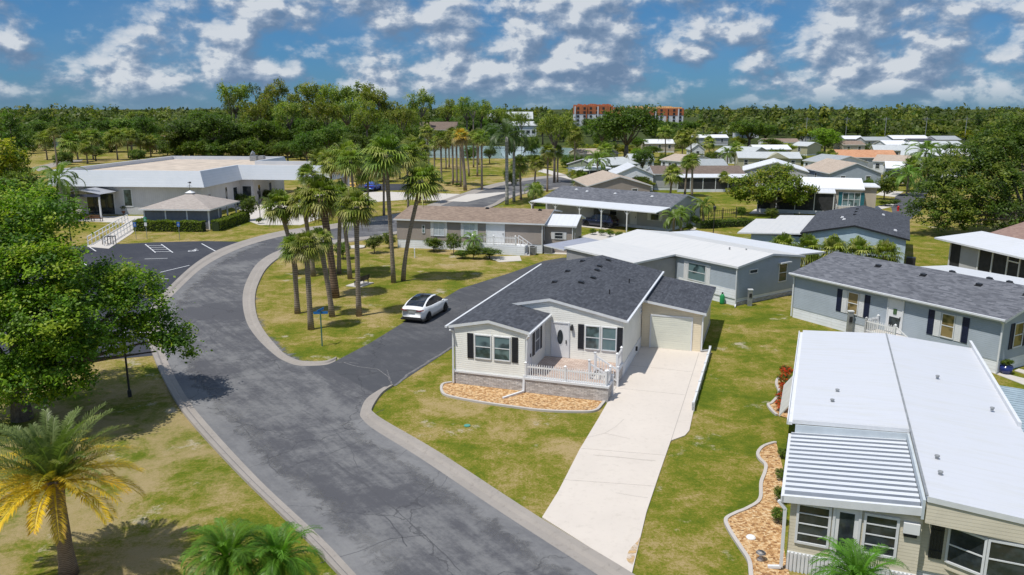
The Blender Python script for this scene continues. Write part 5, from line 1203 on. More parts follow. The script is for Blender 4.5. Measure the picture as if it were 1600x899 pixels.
def unit(a): return a/np.maximum(np.linalg.norm(a,axis=1,keepdims=True),1e-6)
def crown(name,lobes,nclump,nleaf,leaf,pal,clr=.45,seed=1,flat=.75,under=.35,mat='leaf'):
    """lobes: (centre, radii). Leaf clumps over each lobe's skin with gaps; pal: list of colours"""
    r=np.random.RandomState(seed); C=[];T=[];N=[];K=[]
    pal=np.array(pal); wts=np.array([(l[1][0]*l[1][2]) for l in lobes]); wts=wts/wts.sum()
    for (c,rad),w_ in zip(lobes,wts):
        k=max(3,int(nclump*w_)); d=unit(r.normal(size=(k,3))); d[:,2]=np.where((d[:,2]<0)&(r.rand(k)>under),-d[:,2],d[:,2])
        ctr=np.array(c)+d*np.array(rad)*(r.uniform(.62,1.06,(k,1)))
        hue=r.rand(k); colb=pal[(hue*len(pal)).astype(int)]*r.uniform(.75,1.25,(k,1))
        m=nleaf; off=r.normal(size=(k,m,3))*clr*np.array([1,1,flat])*.6*r.uniform(.6,1.25,(k,1,1))
        P=ctr[:,None,:]+off; nn=unit((d[:,None,:]*.5+r.normal(size=(k,m,3))*.62+np.array([-.15,-.12,1.0])).reshape(-1,3))
        tt=np.cross(nn,r.normal(size=nn.shape)); C.append(P.reshape(-1,3)); N.append(nn); T.append(tt)
        K.append((np.repeat(colb,m,axis=0)*r.uniform(.75,1.25,(k*m,1))))
    C=np.concatenate(C);N=np.concatenate(N);T=np.concatenate(T);K=np.concatenate(K); n=len(C)
    return leafmesh(name,C,T,N,leaf*r.uniform(.5,1.4,n),leaf*.55*r.uniform(.8,1.2,n),np.clip(K,0,1),M[mat])
def trunkmesh(name,limbs,mat='bark',n=9):
    mb=MB()
    for pts,rads in limbs: mb.tube(pts,rads,n)
    me=bpy.data.meshes.new(name); me.from_pydata(mb.v,[],mb.f); me.materials.append(M[mat]); me.polygons.foreach_set('use_smooth',[True]*len(me.polygons)); me.update(); return me
GREEN=[(.085,.135,.016),(.11,.16,.020),(.15,.19,.024),(.065,.105,.014)]
DARK=[(.062,.105,.018),(.08,.125,.020),(.105,.15,.024)]
PINE=[(.15,.185,.028),(.20,.23,.034),(.12,.155,.026),(.25,.255,.036)]
LIME=[(.17,.27,.015),(.20,.30,.02),(.13,.21,.015)]
YEL=[(.30,.29,.02),(.22,.24,.018),(.36,.32,.03)]
def rlobes(seed,n,R0,zc,zr,lr):
    r=np.random.RandomState(seed); out=[]
    for i in range(n):
        a=2*math.pi*i/n+r.uniform(-.4,.4); q=R0*math.sqrt(r.uniform(.05,1)); out.append(((q*math.cos(a),q*math.sin(a),zc+r.uniform(-1,1)*zr*(1-.5*q/R0)),(lr*r.uniform(.75,1.25),lr*r.uniform(.75,1.25),lr*r.uniform(.55,.85))))
    return out
def limbs_for(lobes,base_r,h0,seed=0,lean=(0,0)):
    r=np.random.RandomState(seed); out=[([(0,0,0),(lean[0]*.3,lean[1]*.3,h0*.5),(lean[0],lean[1],h0)],[base_r*1.25,base_r,base_r*.8])]
    for c,rad in lobes:
        mid=((c[0]+lean[0])*.45+r.uniform(-.3,.3),(c[1]+lean[1])*.45+r.uniform(-.3,.3),(c[2]*.45+h0*.55)); out.append(([(lean[0],lean[1],h0*.92),mid,(c[0]*.85,c[1]*.85,c[2])],[base_r*.5,base_r*.3,base_r*.1]))
    return out
TV={}
def variant(kind,i,lob,nclump,nleaf,leaf,pal,clr,br,h0,**kw):
    TV.setdefault(kind,[]).append((trunkmesh(kind+'_trunk',limbs_for(lob,br,h0,i),'bark',6),crown(kind+'_crown',lob,nclump,nleaf,leaf,pal,clr,seed=i+3,**kw)))
for i in range(4):   # oak: broad unit tree, 10 m high, 10 m wide
    variant('oak',i,rlobes(i+1,11,3.3,6.3,2.2,2.0),300,22,.42,GREEN if i%2 else DARK+GREEN[:1],.62,.32,3.0,under=.5)
for i in range(5):   # slash pine: bare trunk, ragged tufted top
    variant('pine',i,rlobes(i+20,12,3.4,7.3,1.9,1.45),175,20,.40,PINE,.55,.26,5.0,under=.55)
for i in range(2): variant('airy_pine',i,rlobes(i+40,9,3.6,8.0,1.5,.95),80,16,.36,PINE[:2]+DARK,.42,.24,6.0,under=.6)
for i in range(2): variant('lime_tree',i,rlobes(i+50,10,3.0,5.8,2.6,2.1),300,22,.42,LIME,.6,.25,2.6,under=.6)
for i in range(2): variant('yellow_tree',i,rlobes(i+60,10,3.0,5.8,2.6,1.9),260,22,.42,YEL+GREEN[:1],.6,.25,2.6,under=.6)
for i in range(2): # column: dark conifer 10 m high, 2.6 m wide
    lob=[((0,0,1.4+.9*j),(1.15*(1-j/11)+.25,1.15*(1-j/11)+.25,.75)) for j in range(10)]
    TV.setdefault('column',[]).append((trunkmesh('column_trunk',[([(0,0,0),(0,0,9.5)],[.18,.05])],'bark',6),crown('column_crown',lob,170,20,.34,DARK,.38,seed=i+80,under=.9)))
for i in range(2):
    lob=[((0,0,1.6+.85*j),(2.6*(1-j/11.5)+.2,2.6*(1-j/11.5)+.2,.5)) for j in range(10)]
    TV.setdefault('conifer',[]).append((trunkmesh('conifer_trunk',[([(0,0,0),(0,0,9.7)],[.22,.05])],'bark',6),crown('conifer_crown',lob,220,20,.36,DARK,.42,seed=i+90,under=.9)))
for i in range(3): # rounded shrub 2 m high 2 m wide
    lob=rlobes(i+70,6,.45,1.1,.35,.62); TV.setdefault('shrub',[]).append((trunkmesh('shrub_stem',[([(0,0,0),(0,0,1.0)],[.06,.03])],'bark',5),crown('shrub_foliage',lob,170,18,.13,GREEN,.16,seed=i+3,under=.9)))
def rawtree(name,kind,i,loc,sx,sz,rot,label,cat='tree',group=None,parts=('trunk','crown')):
    v=TV[kind][i%len(TV[kind])]; r=thing(name,label,cat,loc,rot,group,(sx,sx,sz)); link(parts[0],v[0],r); link(parts[1],v[1],r); return r
UNITW={'oak':10.4,'pine':9.6,'airy_pine':9.0,'lime_tree':9.8,'yellow_tree':9.6,'column':2.9,'conifer':5.6,'shrub':2.15}
UNITH={'oak':10.0,'pine':10.3,'airy_pine':10.2,'lime_tree':10.0,'yellow_tree':9.8,'column':10.4,'conifer':10.3,'shrub':2.0}
def tree(kind,px,pb,pt,wpx,label,name=None,group=None,i=None,cat='tree',Y=None):
    if Y: x,y=((px-800)/FPX*depth(Y),Y)
    else: x,y=G(px,pb)
    h=Zat(x,y,pt); wd=wpx*depth(y,h)/FPX
    nm=name or {'oak':'oak_tree','pine':'pine_tree','airy_pine':'pine_tree','lime_tree':'broadleaf_tree','yellow_tree':'broadleaf_tree','column':'column_conifer','conifer':'conifer_tree','shrub':'shrub'}[kind]
    return rawtree(nm,kind,rnd.randrange(9) if i is None else i,(x,y,0),wd/UNITW[kind],h/UNITH[kind],rnd.uniform(0,6.28),label,cat,group,('stem','foliage') if kind=='shrub' else ('trunk','crown'))

# ---- palms
def pinnate(name,nf,L,droop,ll,nl,elev,colf,seed=1,width=.045,pet=.12,vee=.55,mat='palmleaf'):
    r=np.random.RandomState(seed); Vs=[];Cs=[]
    for f in range(nf):
        t=(f+.5)/nf; az=f*2.39996+r.uniform(-.2,.2); el=elev[0]+(elev[1]-elev[0])*t+r.uniform(-.08,.08); Lf=L*r.uniform(.86,1.08)*(1 if t>.12 else .75)
        S=24; p=np.array([math.cos(az)*.10,math.sin(az)*.10,0.0]); e=el; pts=[p]; 
        for k in range(S):
            e-=droop*r.uniform(.8,1.2)*(k/S)*1.9/S*(1.0+.6*max(0,math.cos(el))); 
            p=p+np.array([math.cos(az)*math.cos(e),math.sin(az)*math.cos(e),math.sin(e)])*Lf/S; pts.append(p)
        pts=np.array(pts); c0=np.array(colf(t,r))
        side=np.array([-math.sin(az),math.cos(az),0.0])
        for k in range(S): # rachis
            w_=.035*(1-k/S)+.008; Vs.append([pts[k]-side*w_,pts[k]+side*w_,pts[k+1]+side*w_,pts[k+1]-side*w_]); Cs.append([c0*1.15]*4)
        for k in range(nl):
            q=pet+(1-pet)*(k+r.uniform(0,.6))/nl; i0=min(int(q*S),S-1); b=pts[i0]+(pts[i0+1]-pts[i0])*(q*S-i0); d=pts[i0+1]-pts[i0]; d/=np.linalg.norm(d)
            up=np.cross(side,d); up=up if up[2]>0 or abs(up[2])<.01 else -up
            lv=ll*(math.sin(math.pi*min(1,.12+.82*q))**.6)*r.uniform(.85,1.1)
            for s_ in (-1,1):
                dirv=side*s_*(.78)+d*(.62+.3*q)+up*vee*r.uniform(.4,1.1); dirv/=np.linalg.norm(dirv)
                tip=b+dirv*lv+np.array([0,0,-1])*lv*.28; mid=b+dirv*lv*.5; wv=np.cross(dirv,up); wv=wv/np.linalg.norm(wv)*width*.5+up*width*.12
                cc=c0*r.uniform(.82,1.18); ct=np.array(colf(t,r,tip=1)) if q>.0 else cc
                Vs.append([b,mid+wv,tip,mid-wv]); Cs.append([cc,cc*.6+ct*.4,ct,cc*.6+ct*.4])
    V=np.array(Vs); K=np.clip(np.array(Cs),0,1)
    return quadmesh(name,V,K.astype(np.float32),M[mat])
def fanpalm(name,nf,Rf,seed,pal,dead=.12,segs=15):
    r=np.random.RandomState(seed); Vs=[];Cs=[]
    for f in range(nf):
        t=(f+.5)/nf; az=f*2.39996+r.uniform(-.3,.3); el=math.radians(86-140*t**.8)+r.uniform(-.15,.15); pl=Rf*.52*r.uniform(.85,1.15); fl=Rf*.62*r.uniform(.85,1.1)
        d=np.array([math.cos(az)*math.cos(el),math.sin(az)*math.cos(el),math.sin(el)]); side=np.array([-math.sin(az),math.cos(az),0.]); up=np.cross(side,-d) if False else np.cross(d,side); 
        if up[2]<0: up=-up
        b=d*pl+np.array([0,0,-.06*pl]); isdead=t>1-dead
        c0=np.array((.26,.18,.09) if isdead else pal[r.randint(len(pal))])*r.uniform(.8,1.2)
        Vs.append([d*.1-side*.02,d*.1+side*.02,b+side*.015,b-side*.015]); Cs.append([c0*1.3]*4)
        for k in range(segs):
            a=(k/(segs-1)-.5)*math.radians(250); q=1-.28*abs(a)/2.2
            sd=d*math.cos(a)+side*math.sin(a)+up*.25*abs(math.sin(a)); sd/=np.linalg.norm(sd); ln=fl*q*r.uniform(.9,1.08)
            mid=b+sd*ln*.52; tip=b+sd*ln*.93-np.array([0,0,1])*ln*(.30+.30*r.rand()); wv=np.cross(sd,up); wv/=np.linalg.norm(wv); wv*=fl*.062
            cc=c0*r.uniform(.8,1.2); Vs.append([b,mid+wv,tip,mid-wv]); Cs.append([cc*1.05,cc,cc*1.15+np.array([.02,.02,0]),cc])
    return quadmesh(name,np.array(Vs),np.clip(np.array(Cs),0,1).astype(np.float32),M['palmleaf'])
SAB=[(.15,.195,.030),(.21,.24,.045),(.11,.155,.026),(.32,.32,.10)]
FAN=[fanpalm('crown',50,2.0,s,SAB,.07,15) for s in (1,2,3,4)]
FANB=fanpalm('crown',54,2.0,9,[(.42,.25,.05),(.5,.28,.05),(.2,.2,.04)],.4)
def palm_trunk(name,h,r0,lean=(0,0),mat='palmbark',bulge=1.25):
    N=9; pts=[];rd=[]
    for i in range(N): f=i/(N-1); pts.append((lean[0]*f**1.4,lean[1]*f**1.4,h*f)); rd.append(r0*(1.25-.3*min(1,f*4)) if f<.25 else r0*(.95 if f<.8 else .95+(bulge-.95)*(f-.8)/.2))
    return trunkmesh(name,[(pts,rd)],mat,10)
_tr={}
def cabbage(px,pb,pt,wpx,label,lean=0,mat='palmbark',group=None,brown=False,r0=.17,name='cabbage_palm',v=None):
    wpx=wpx*.84; x,y=G(px,pb); dpt=depth(y,4); Rr_=wpx*.5*dpt/FPX; ztop=Zat(x,y,pt); h=max(.4,ztop-Rr_*.55); lx=lean*dpt/FPX
    r=thing(name,label,'palm tree',(x,y,0),0,group)
    key=(round(h,0),mat,r0) if abs(lx)<.2 else None
    if key and key in _tr: me=_tr[key]; kh=_tr[(key,'h')]
    else:
        me=palm_trunk('palm_trunk',h,r0,(lx,0),mat); kh=h
        if key: _tr[key]=me; _tr[(key,'h')]=h
    t=link('trunk',me,r); t.scale=(1,1,h/kh)
    c=link('crown',FANB if brown else FAN[rnd.randrange(4) if v is None else v],r); c.location=(lx,0,h); c.scale=(Rr_/2.0,)*3; c.rotation_euler=(rnd.uniform(-.1,.1),rnd.uniform(-.1,.1),rnd.uniform(0,6.28)); return r
gi='cabbage palms on the grassy island'
for a_ in [(465,490,372,66,'short cabbage palm at the left edge of the grassy island'),
 (486,515,368,70,'short cabbage palm nearest the street sign post'),
 (519,495,362,58,'leaning cabbage palm between the thick trunk and the street sign',-14),
 (524,465,284,92,'thick booted cabbage palm in the middle of the island clump',-14,'bootbark'),
 (547,436,292,70,'slender cabbage palm at the back of the island clump',-8),
 (561,494,304,82,'tall cabbage palm in front of the park bench',3),
 (615,442,218,96,'very tall straight cabbage palm in front of the taupe ranch home',-6),
 (630,439,262,88,'tall cabbage palm leaning right in front of the taupe ranch home',34),
 (463,430,304,76,'cabbage palm leaning left behind the island clump',-20),
 (490,432,300,72,'dense cabbage palm behind the thick booted trunk',-10),
 (530,428,296,74,'cabbage palm half hidden behind the island clump, right side',8)]:
    cabbage(*a_[:5],lean=a_[5] if len(a_)>5 else 0,mat=a_[6] if len(a_)>6 else 'palmbark',group=gi,r0=.30 if len(a_)>6 else .19)
gr_='cabbage palms behind the road bend'
for i,(px,pb,pt,wp,l) in enumerate([(540,345,228,76,'tall cabbage palm above the entrance forecourt'),(556,352,236,62,'cabbage palm right of the forecourt, in a dense row'),(575,342,250,66,'cabbage palm in front of the blue car'),(520,340,240,60,'cabbage palm at the left end of the forecourt row'),(600,338,232,70,'cabbage palm just left of the very tall island palm'),(638,330,226,64,'cabbage palm behind the taupe ranch roof left end'),(655,318,240,56,'pale trunked palm behind the ranch roof'),(505,320,236,56,'cabbage palm beside the clubhouse wing'),(486,330,262,50,'low cabbage palm at the clubhouse corner')]):
    cabbage(px,pb,pt,wp,l,rnd.uniform(-6,6),group=gr_)
gk='cabbage palms of the park by the pond'
for i,(px,pb,pt,wp,ln,l) in enumerate([(671,270,198,34,-3,'thin park palm nearest the pond at the far left'),(679,264,214,28,0,'short park palm behind the thin left one'),(690,286,208,36,0,'straight park palm third from the left'),(697,265,216,28,0,'small far park palm left of the brown headed one'),(708,289,202,34,0,'park palm of the twin trunks, left one'),(714,290,208,32,0,'park palm of the twin trunks, right one'),(727,298,204,40,-6,'park palm with orange brown dead crown leaning left'),(733,276,208,30,-6,'leaning far park palm behind the brown headed one'),(740,262,206,28,0,'far slim park palm in the middle'),(746,276,204,30,0,'slim park palm second from the right of the clump'),(753,297,206,38,0,'nearest right park palm with dark booted trunk'),(720,292,200,34,0,'tall park palm just behind the brown headed one'),(702,262,214,26,0,'tiny far park palm by the pond bank'),(748,258,212,26,0,'tiny far park palm beside the pond'),
   (660,300,222,44,0,'leafy cabbage palm in front of the park lawn, left side'),(645,292,216,44,0,'cabbage palm between the park and the tall island palm')]):
    cabbage(px,pb,pt,wp,l,ln,'palmbark',gk,brown=(i==6),r0=.2 if i!=6 else .3)
for px,pb,pt,wp,l in [(814,312,246,44,'cabbage palm by the far road, left one of the roadside group'),(835,322,288,38,'low cabbage palm over the white carport roof corner'),(835,296,246,36,'cabbage palm behind the low roadside one'),(855,300,228,38,'tall cabbage palm where the far road leaves the frame of palms'),(898,266,200,40,'bushy yellow green palm in front of the pond bank'),(907,300,270,40,'short cabbage palm left of the tan gabled home'),(945,272,226,40,'tall cabbage palm in front of the olive home'),(1047,308,262,46,'round headed cabbage palm beside the tan gabled home'),(1070,306,246,34,'left palm of the pair before the row of screens'),(1081,308,242,34,'right palm of the pair before the row of screens'),(1040,244,198,34,'slim palm before the low white roofed home'),(1066,252,206,40,'left round headed palm of the far clump'),(1080,252,204,36,'right round headed palm of the far clump'),(1108,246,216,30,'round palm right behind the pavilion'),(1151,262,224,30,'palm with dark trunk before the khaki home'),(1133,300,270,26,'small palm at the right end of the screens'),(1174,262,246,22,'tiny palm by the khaki home'),
  (871,285,230,30,'slim palm near the park walk'),(1297,266,238,38,'feathery palm beside the tall windowed white home'),(1419,300,250,44,'shaggy palm on the left of the street palm clump')]:
    cabbage(px,pb,pt,wp,l,rnd.uniform(-3,3),r0=.18)
# row of short palms in front of the pale blue gable home
for i,px in enumerate((1243,1277,1313,1342,1368)):
    x,y=wl(o6,a6,-1.5+i*2.2,-2.2)[:2]; r=thing('cabbage_palm','short bushy palm against the pale blue gable wall, %s'%['leftmost of five','second of five from the left','middle one of five','second of five from the right','rightmost of five'][i],'palm tree',(x,y,0),0,'short palms before the gable wall')
    link('trunk',palm_trunk('palm_trunk',1.9,.17),r); c=link('crown',FAN[i%4],r); c.location=(0,0,1.9); c.scale=(.82,.82,.95); c.rotation_euler=(0,0,i)
# left palms behind the clubhouse
for i,(px,pb,pt,wp,l) in enumerate([(74,250,208,40,'shaggy dark palm at the left of the clump behind the clubhouse'),(90,262,200,26,'slim tall palm at the far left clump'),(113,254,212,50,'big yellowish fan palm clump behind the clubhouse, left'),(122,250,206,44,'yellow green palm behind the left fan palm'),(146,250,204,40,'pale headed palm behind the clubhouse'),(184,250,204,44,'round pale headed palm at the middle of the back lawn'),(201,247,202,38,'palm with bare trunk right of the round headed one'),(208,248,204,32,'slim palm of the back lawn row'),(221,246,210,34,'palm of the back lawn row with thick skirt'),(236,245,214,34,'low shaggy palm at the right end of the back lawn row'),(137,256,222,34,'dense low palm in front of the back lawn row')]):
    cabbage(px,pb,pt,wp,l,group='palms behind the clubhouse',r0=.2)
def sage(t,r,tip=0): 
    g=np.array((.13,.19,.035))*r.uniform(.8,1.2); return g*(1.25 if tip else 1)
QP=[pinnate('crown',20,2.6,1.35,.62,34,(1.35,-.35),sage,s,.07,.15,.1) for s in (5,6)]
RP=pinnate('crown',16,3.6,1.6,.85,34,(1.45,-.25),lambda t,r,tip=0: np.array((.07,.105,.035))*r.uniform(.8,1.3),8,.10,.12,.3)
def feather(px,pb,pt,wpx,label,mesh=0,mat='palmbark',r0=.14,name='feather_palm',lean=0,white=False):
    x,y=G(px,pb); dpt=depth(y,4); Rr_=wpx*.5*dpt/FPX; ztop=Zat(x,y,pt); h=max(.3,ztop-Rr_*.45); lx=lean*dpt/FPX; r=thing(name,label,'palm tree',(x,y,0))
    link('trunk',palm_trunk('palm_trunk',h,r0,(lx,0),mat,1.0),r); c=link('crown',RP if mesh==9 else QP[mesh%2],r); c.location=(lx,0,h); s_=Rr_/(3.0 if mesh==9 else 2.2); c.scale=(s_,)*3; c.rotation_euler=(0,0,rnd.uniform(0,6)); return r
feather(107,343,262,78,'slender silvery feather palm in front of the clubhouse entrance',0,'royal',.16,lean=-8)
feather(792,320,196,76,'royal palm with smooth pale trunk by the far road, left one',9,'royal',.27,'royal_palm'); feather(803,316,206,60,'royal palm with pale trunk by the far road, right one',9,'royal',.22,'royal_palm')
feather(933,286,240,50,'arching feather palm beside the tan gabled home',0); feather(1136,262,232,34,'bright feather palm before the silver roof',1); feather(1098,356,312,44,'slim feather palm beyond the grey carport home',0)
feather(1052,368,330,46,'many fronded palm at the end wall of the grey carport home',1); feather(1064,362,325,40,'second small palm at the end wall of the carport home',0); feather(1297,262,236,34,'feather palm by the tall windowed home',1) if False else None
feather(1437,292,224,60,'tall yellowish feather palm of the street clump',1,lean=4); feather(1446,300,250,64,'dark feather palm in the middle of the street clump',0); feather(1416,306,262,56,'low arching feather palm of the street clump',1); feather(1482,262,226,34,'grey headed palm by the salmon home',9); feather(833,330,290,32,'small palm behind the ranch home',0); feather(740,396,366,40,'bushy spiky palm by the ranch home steps',1,r0=.06)
feather(1462,300,262,50,'rear feather palm of the street clump',0)
# date palm in the foreground, yellow skirt
def dcol(t,r,tip=0):
    g=np.array((.145,.20,.06)); y=np.array((.85,.64,.03)); o_=np.array((.75,.46,.02)); b=np.array((.22,.17,.06))
    f=max(0,min(1,(t-.44)/.26+r.uniform(-.2,.2))); f=min(1,f*(1.0 if tip else .72)+(.12 if tip and t>.35 else 0)); c=g*(1-f)+(y if r.rand()<.75 else o_)*f
    if t>.9: c=c*.6+b*.4
    return c*r.uniform(.85,1.15)
x,y=G(108,897); r=thing('date_palm','stout date palm with golden yellow lower fronds at the bottom left','palm tree',(x,y,0))
link('trunk',palm_trunk('palm_trunk',3.32,.25,(-.15,.1),'dateb',1.35),r)
c=link('crown',pinnate('crown',88,2.65,.60,.48,60,(1.40,-.16),dcol,14,.032,.10,.70),r); c.location=(-.15,.1,3.25)
def rcol(t,r,tip=0):
    g=np.array((.085,.165,.015)); y=np.array((.40,.36,.03)); f=max(0,(t-.72)*2.2)*r.rand(); return (g*(1-f)+y*f)*r.uniform(.7,1.35)*(1.15 if tip else 1)
RB=[pinnate('crown',52,1.25,1.35,.30,46,(1.4,-.75),rcol,s,.016,.12,.40) for s in (21,22)]
for (px,py,z,s_,l,i) in [(356,868,2.05,1.22,'glossy dwarf feather palm at the bottom edge, left one of the pair',0),(436,872,1.95,1.16,'glossy dwarf feather palm at the bottom edge, right one of the pair',1),(1340,905,1.95,1.18,'glossy dwarf feather palm in front of the metal roofed home',0)]:
    x,y=G(px,py,z); r=thing('dwarf_palm',l,'palm tree',(x,y,0)); link('trunk',palm_trunk('palm_trunk',z,.09,(0,0),'bootbark',1.2),r); c=link('crown',RB[i],r); c.location=(0,0,z); c.scale=(s_,)*3; c.rotation_euler=(0,0,px)
# ---- the big oak on the left
def P3(px,py,Y): # a crown lobe centre seen at this pixel, at ground distance Y
    return ((px-800)/FPX*depth(Y,Zat(0,Y,py)),Y,Zat(0,Y,py))
bx,by=G(35,655)
lob=[]
for px,py,dy,rr in [(20,330,3.5,2.0),(60,350,2,2.0),(-20,380,1,2.6),(30,420,0,2.6),(72,420,-1,1.7),(98,462,1,1.5),(150,452,2.5,1.6),(198,448,3,1.5),(150,492,1,1.7),(222,478,2.5,1.35),(188,520,2,1.4),(266,530,3,1.15),(236,508,3,1.2),(172,430,4.0,1.1),(60,500,-2,2.2),(10,520,-1,2.6),(85,560,-2,1.7),(35,590,-2.5,1.8),(110,590,-2,1.0),(75,620,-2.5,.9),(-30,600,-1,2.0),(-40,470,0,2.6),(280,545,3.2,.8),(120,530,-1,1.6)]:
    c=P3(px,py,by+dy); lob.append(((c[0]-bx,c[1]-by,c[2]),(rr,rr,rr*.72)))
r=thing('oak_tree','huge spreading oak filling the left edge, its lowest branches over the dry verge','tree',(bx,by,0))
lm_=limbs_for(lob,.42,2.4,3); link('trunk',trunkmesh('trunk',lm_,'bark',8),r)
OAKC=[(.13,.24,.015),(.18,.29,.018),(.095,.19,.014),(.25,.33,.025),(.065,.15,.014)]
link('crown',crown('crown',lob,1350,60,.20,OAKC,.42,seed=5,under=.45),r)
for (px,py,pt,wp,k,l) in [(5,420,300,150,'oak','leafy oak standing behind the huge spreading oak at the left edge'),(60,400,285,110,'oak','bushy green oak between the huge oak and the clubhouse lawn'),(-5,330,196,120,'yellow_tree','yellow green feathery tree at the left edge of the photo'),(20,330,252,80,'lime_tree','bright green tree below the yellow green one'),(30,300,164,62,'conifer','dark tiered conifer rising above the left roofs'),(30,345,262,70,'oak','round green tree beside the silvery feather palm'),(72,345,290,44,'yellow_tree','low yellowish shrub tree by the feather palm')]:
    tree(k,px,py,pt,wp,l)
# ---- round spreading tree in the middle right (built for itself)
bx,by=G(1206,336); lob=[]
for px,py,dy,rr in [(1165,300,0,1.9),(1180,285,1,2.0),(1205,275,1,2.0),(1230,285,0,2.0),(1250,300,1,1.7),(1210,300,-1.5,2.2),(1185,308,-1,1.6),(1240,312,-1,1.4),(1155,305,0,1.3),(1262,296,0,1.1),(1222,266,2,1.4),(1150,285,1,1.0)]:
    c=P3(px,py,by+dy); lob.append(((c[0]-bx,c[1]-by,c[2]),(rr*1.15,rr*1.15,rr*.55)))
r=thing('spreading_tree','flat topped spreading tree with forked trunk left of the big clean white roof','tree',(bx,by,0)); link('trunk',trunkmesh('trunk',limbs_for(lob,.32,1.8,2),'bark',8),r)
link('crown',crown('crown',lob,520,26,.36,[(.13,.18,.014),(.17,.205,.016),(.09,.13,.012),(.21,.21,.02)],.55,seed=6,under=.5),r)
# ---- big oak at the right edge
bx,by=G(1590,372); by-=1; lob=[]
for px,py,dy,rr in [(1560,230,4,3.2),(1600,240,4,3.4),(1520,250,3,2.6),(1480,270,2,2.6),(1455,300,1,2.3),(1440,330,0,1.8),(1500,300,0,2.8),(1550,290,0,3.2),(1600,300,0,3.2),(1530,330,-1.5,2.4),(1480,325,-1,2.2),(1575,335,-2,2.4),(1620,340,-1,2.6),(1500,345,-1.5,1.3),(1470,348,-1,1.1),(1640,270,2,3.6),(1590,205,7,3.0),(1540,265,2,2.8)]:
    c=P3(px,py,by+dy+3); lob.append(((c[0]-bx,c[1]-by,c[2]),(rr*1.05,rr*1.05,rr*.72)))
r=thing('oak_tree','massive dark green oak at the right edge above the brown and white roofs','tree',(bx,by,0)); link('trunk',trunkmesh('trunk',limbs_for(lob,.45,2.6,2),'bark',8),r)
link('crown',crown('crown',lob,1250,34,.34,[(.075,.115,.014),(.10,.14,.016),(.055,.09,.012),(.14,.165,.02)],.60,seed=9,under=.5),r)
tree('oak',1583,290,195,110,'olive green oak behind the massive oak at the right edge'); tree('pine',1545,262,200,80,'mid green tree standing above the massive right oak, left'); tree('oak',1610,262,196,90,'mid green tree at the very right edge behind the massive oak')
tree('lime_tree',1288,240,194,62,'bright lime green tree in the middle of the far roofs'); tree('yellow_tree',1253,226,198,34,'golden green shrub tree left of the lime green tree'); tree('shrub',1381,312,272,42,'many stemmed low tree by the street bend','broadleaf_tree'); tree('column',1350,226,171,17,'tallest dark column conifer above the roofs'); tree('column',1314,222,178,15,'second dark column conifer beside the lime green tree'); 
tree('column',1524,222,178,20,'dark column conifer at the foot of the right woods') ; tree('oak',1381,330,282,50,'twisted small tree with open crown by the street bend') if False else None
tree('oak',1170,232,184,74,'dark round oak above the silver roofs'); tree('oak',1195,226,190,50,'dark oak to the right of the round one above the silver roofs')
tree('oak',978,258,148,120,'large pale trunked oak in front of the orange building'); tree('oak',1003,276,226,44,'low dark oak clump behind the olive home'); tree('lime_tree',1000,262,228,34,'fresh green tree beside the low dark oak clump')
tree('oak',940,240,172,56,'rounded oak in front of the left orange wing'); tree('oak',1030,236,180,50,'rounded oak in front of the right orange wing'); tree('pine',792,232,166,34,'slim pine in front of the white apartments'); tree('pine',815,230,170,30,'second slim pine in front of the white apartments'); tree('oak',960,222,172,70,'dark oak just left of the large pale trunked one'); tree('oak',1040,212,186,60,'dark oak below the orange building, right'); tree('oak',1010,206,182,60,'dark oak below the orange building, middle'); tree('oak',925,214,182,50,'dark oak left of the orange building'); tree('pine',866,286,162,66,'tall bright pine beside the royal palms',i=1); tree('pine',898,258,206,40,'small yellow green pine by the pond',i=2)
# ---- the mass of oaks and pines behind the clubhouse and the park
mass=[('oak',300,245,184,80),('oak',345,246,180,86),('oak',385,244,190,80),('oak',425,246,186,70),('oak',330,232,172,80),('oak',455,240,178,70),('oak',490,246,190,60),('oak',275,246,206,50),('oak',520,248,200,60),('oak',560,246,196,60),
('pine',372,226,134,58),('pine',432,228,132,54),('pine',470,232,150,60),('pine',498,230,132,66),('pine',528,232,136,60),('pine',560,232,136,66),('pine',590,234,140,58),('pine',545,240,158,60),('pine',612,234,162,50),('pine',660,228,148,50),('pine',642,236,176,46),('pine',700,224,160,42),('pine',730,226,156,48),('pine',752,224,166,40),('pine',775,222,174,36),('oak',415,232,164,70),('oak',600,238,190,66),('oak',640,244,200,50),('oak',690,222,186,50),('oak',735,216,184,44),('oak',770,232,200,40),('oak',470,244,204,54),('oak',505,252,214,48),('oak',545,256,222,44),('oak',585,254,220,40),('oak',450,254,226,40),('oak',620,254,212,44)]
w1=['broad oak','tall ragged pine']; locs=['behind the clubhouse roof left end','above the rooftop units','behind the clubhouse wing','rising over the forecourt palms','behind the tall island palm','beyond the park lawn']
mass+=[('pine',405,240,160,56),('pine',455,244,162,54),('pine',515,248,158,56),('pine',575,248,160,54),('oak',520,262,196,60),('oak',560,268,206,56),('oak',480,262,208,52),('oak',610,262,200,50),('pine',630,250,170,46)]
for i,(k,px,pb,pt,wp) in enumerate(mass):
    pt-=13 if k=='pine' else 9; wp*=1.08
    z=min(5,max(0,int((px-265)/90))); dd={'oak':'green oak','pine':'tall ragged pine'}[k]+' of the wooded mass '+locs[z]
    tree(k,px,pb,pt,wp,dd,group='wooded mass '+locs[z])
tree('airy_pine',411,228,124,44,'lone thin pine whose sparse top stands highest against the sky'); tree('airy_pine',444,230,146,40,'thin see through pine right of the highest one'); tree('airy_pine',740,228,152,40,'thin pine with open crown beyond the park'); tree('airy_pine',1412,196,160,30,'sparse pine poking over the right hand treeline'); tree('airy_pine',365,228,142,34,'thin pine left of the highest one')
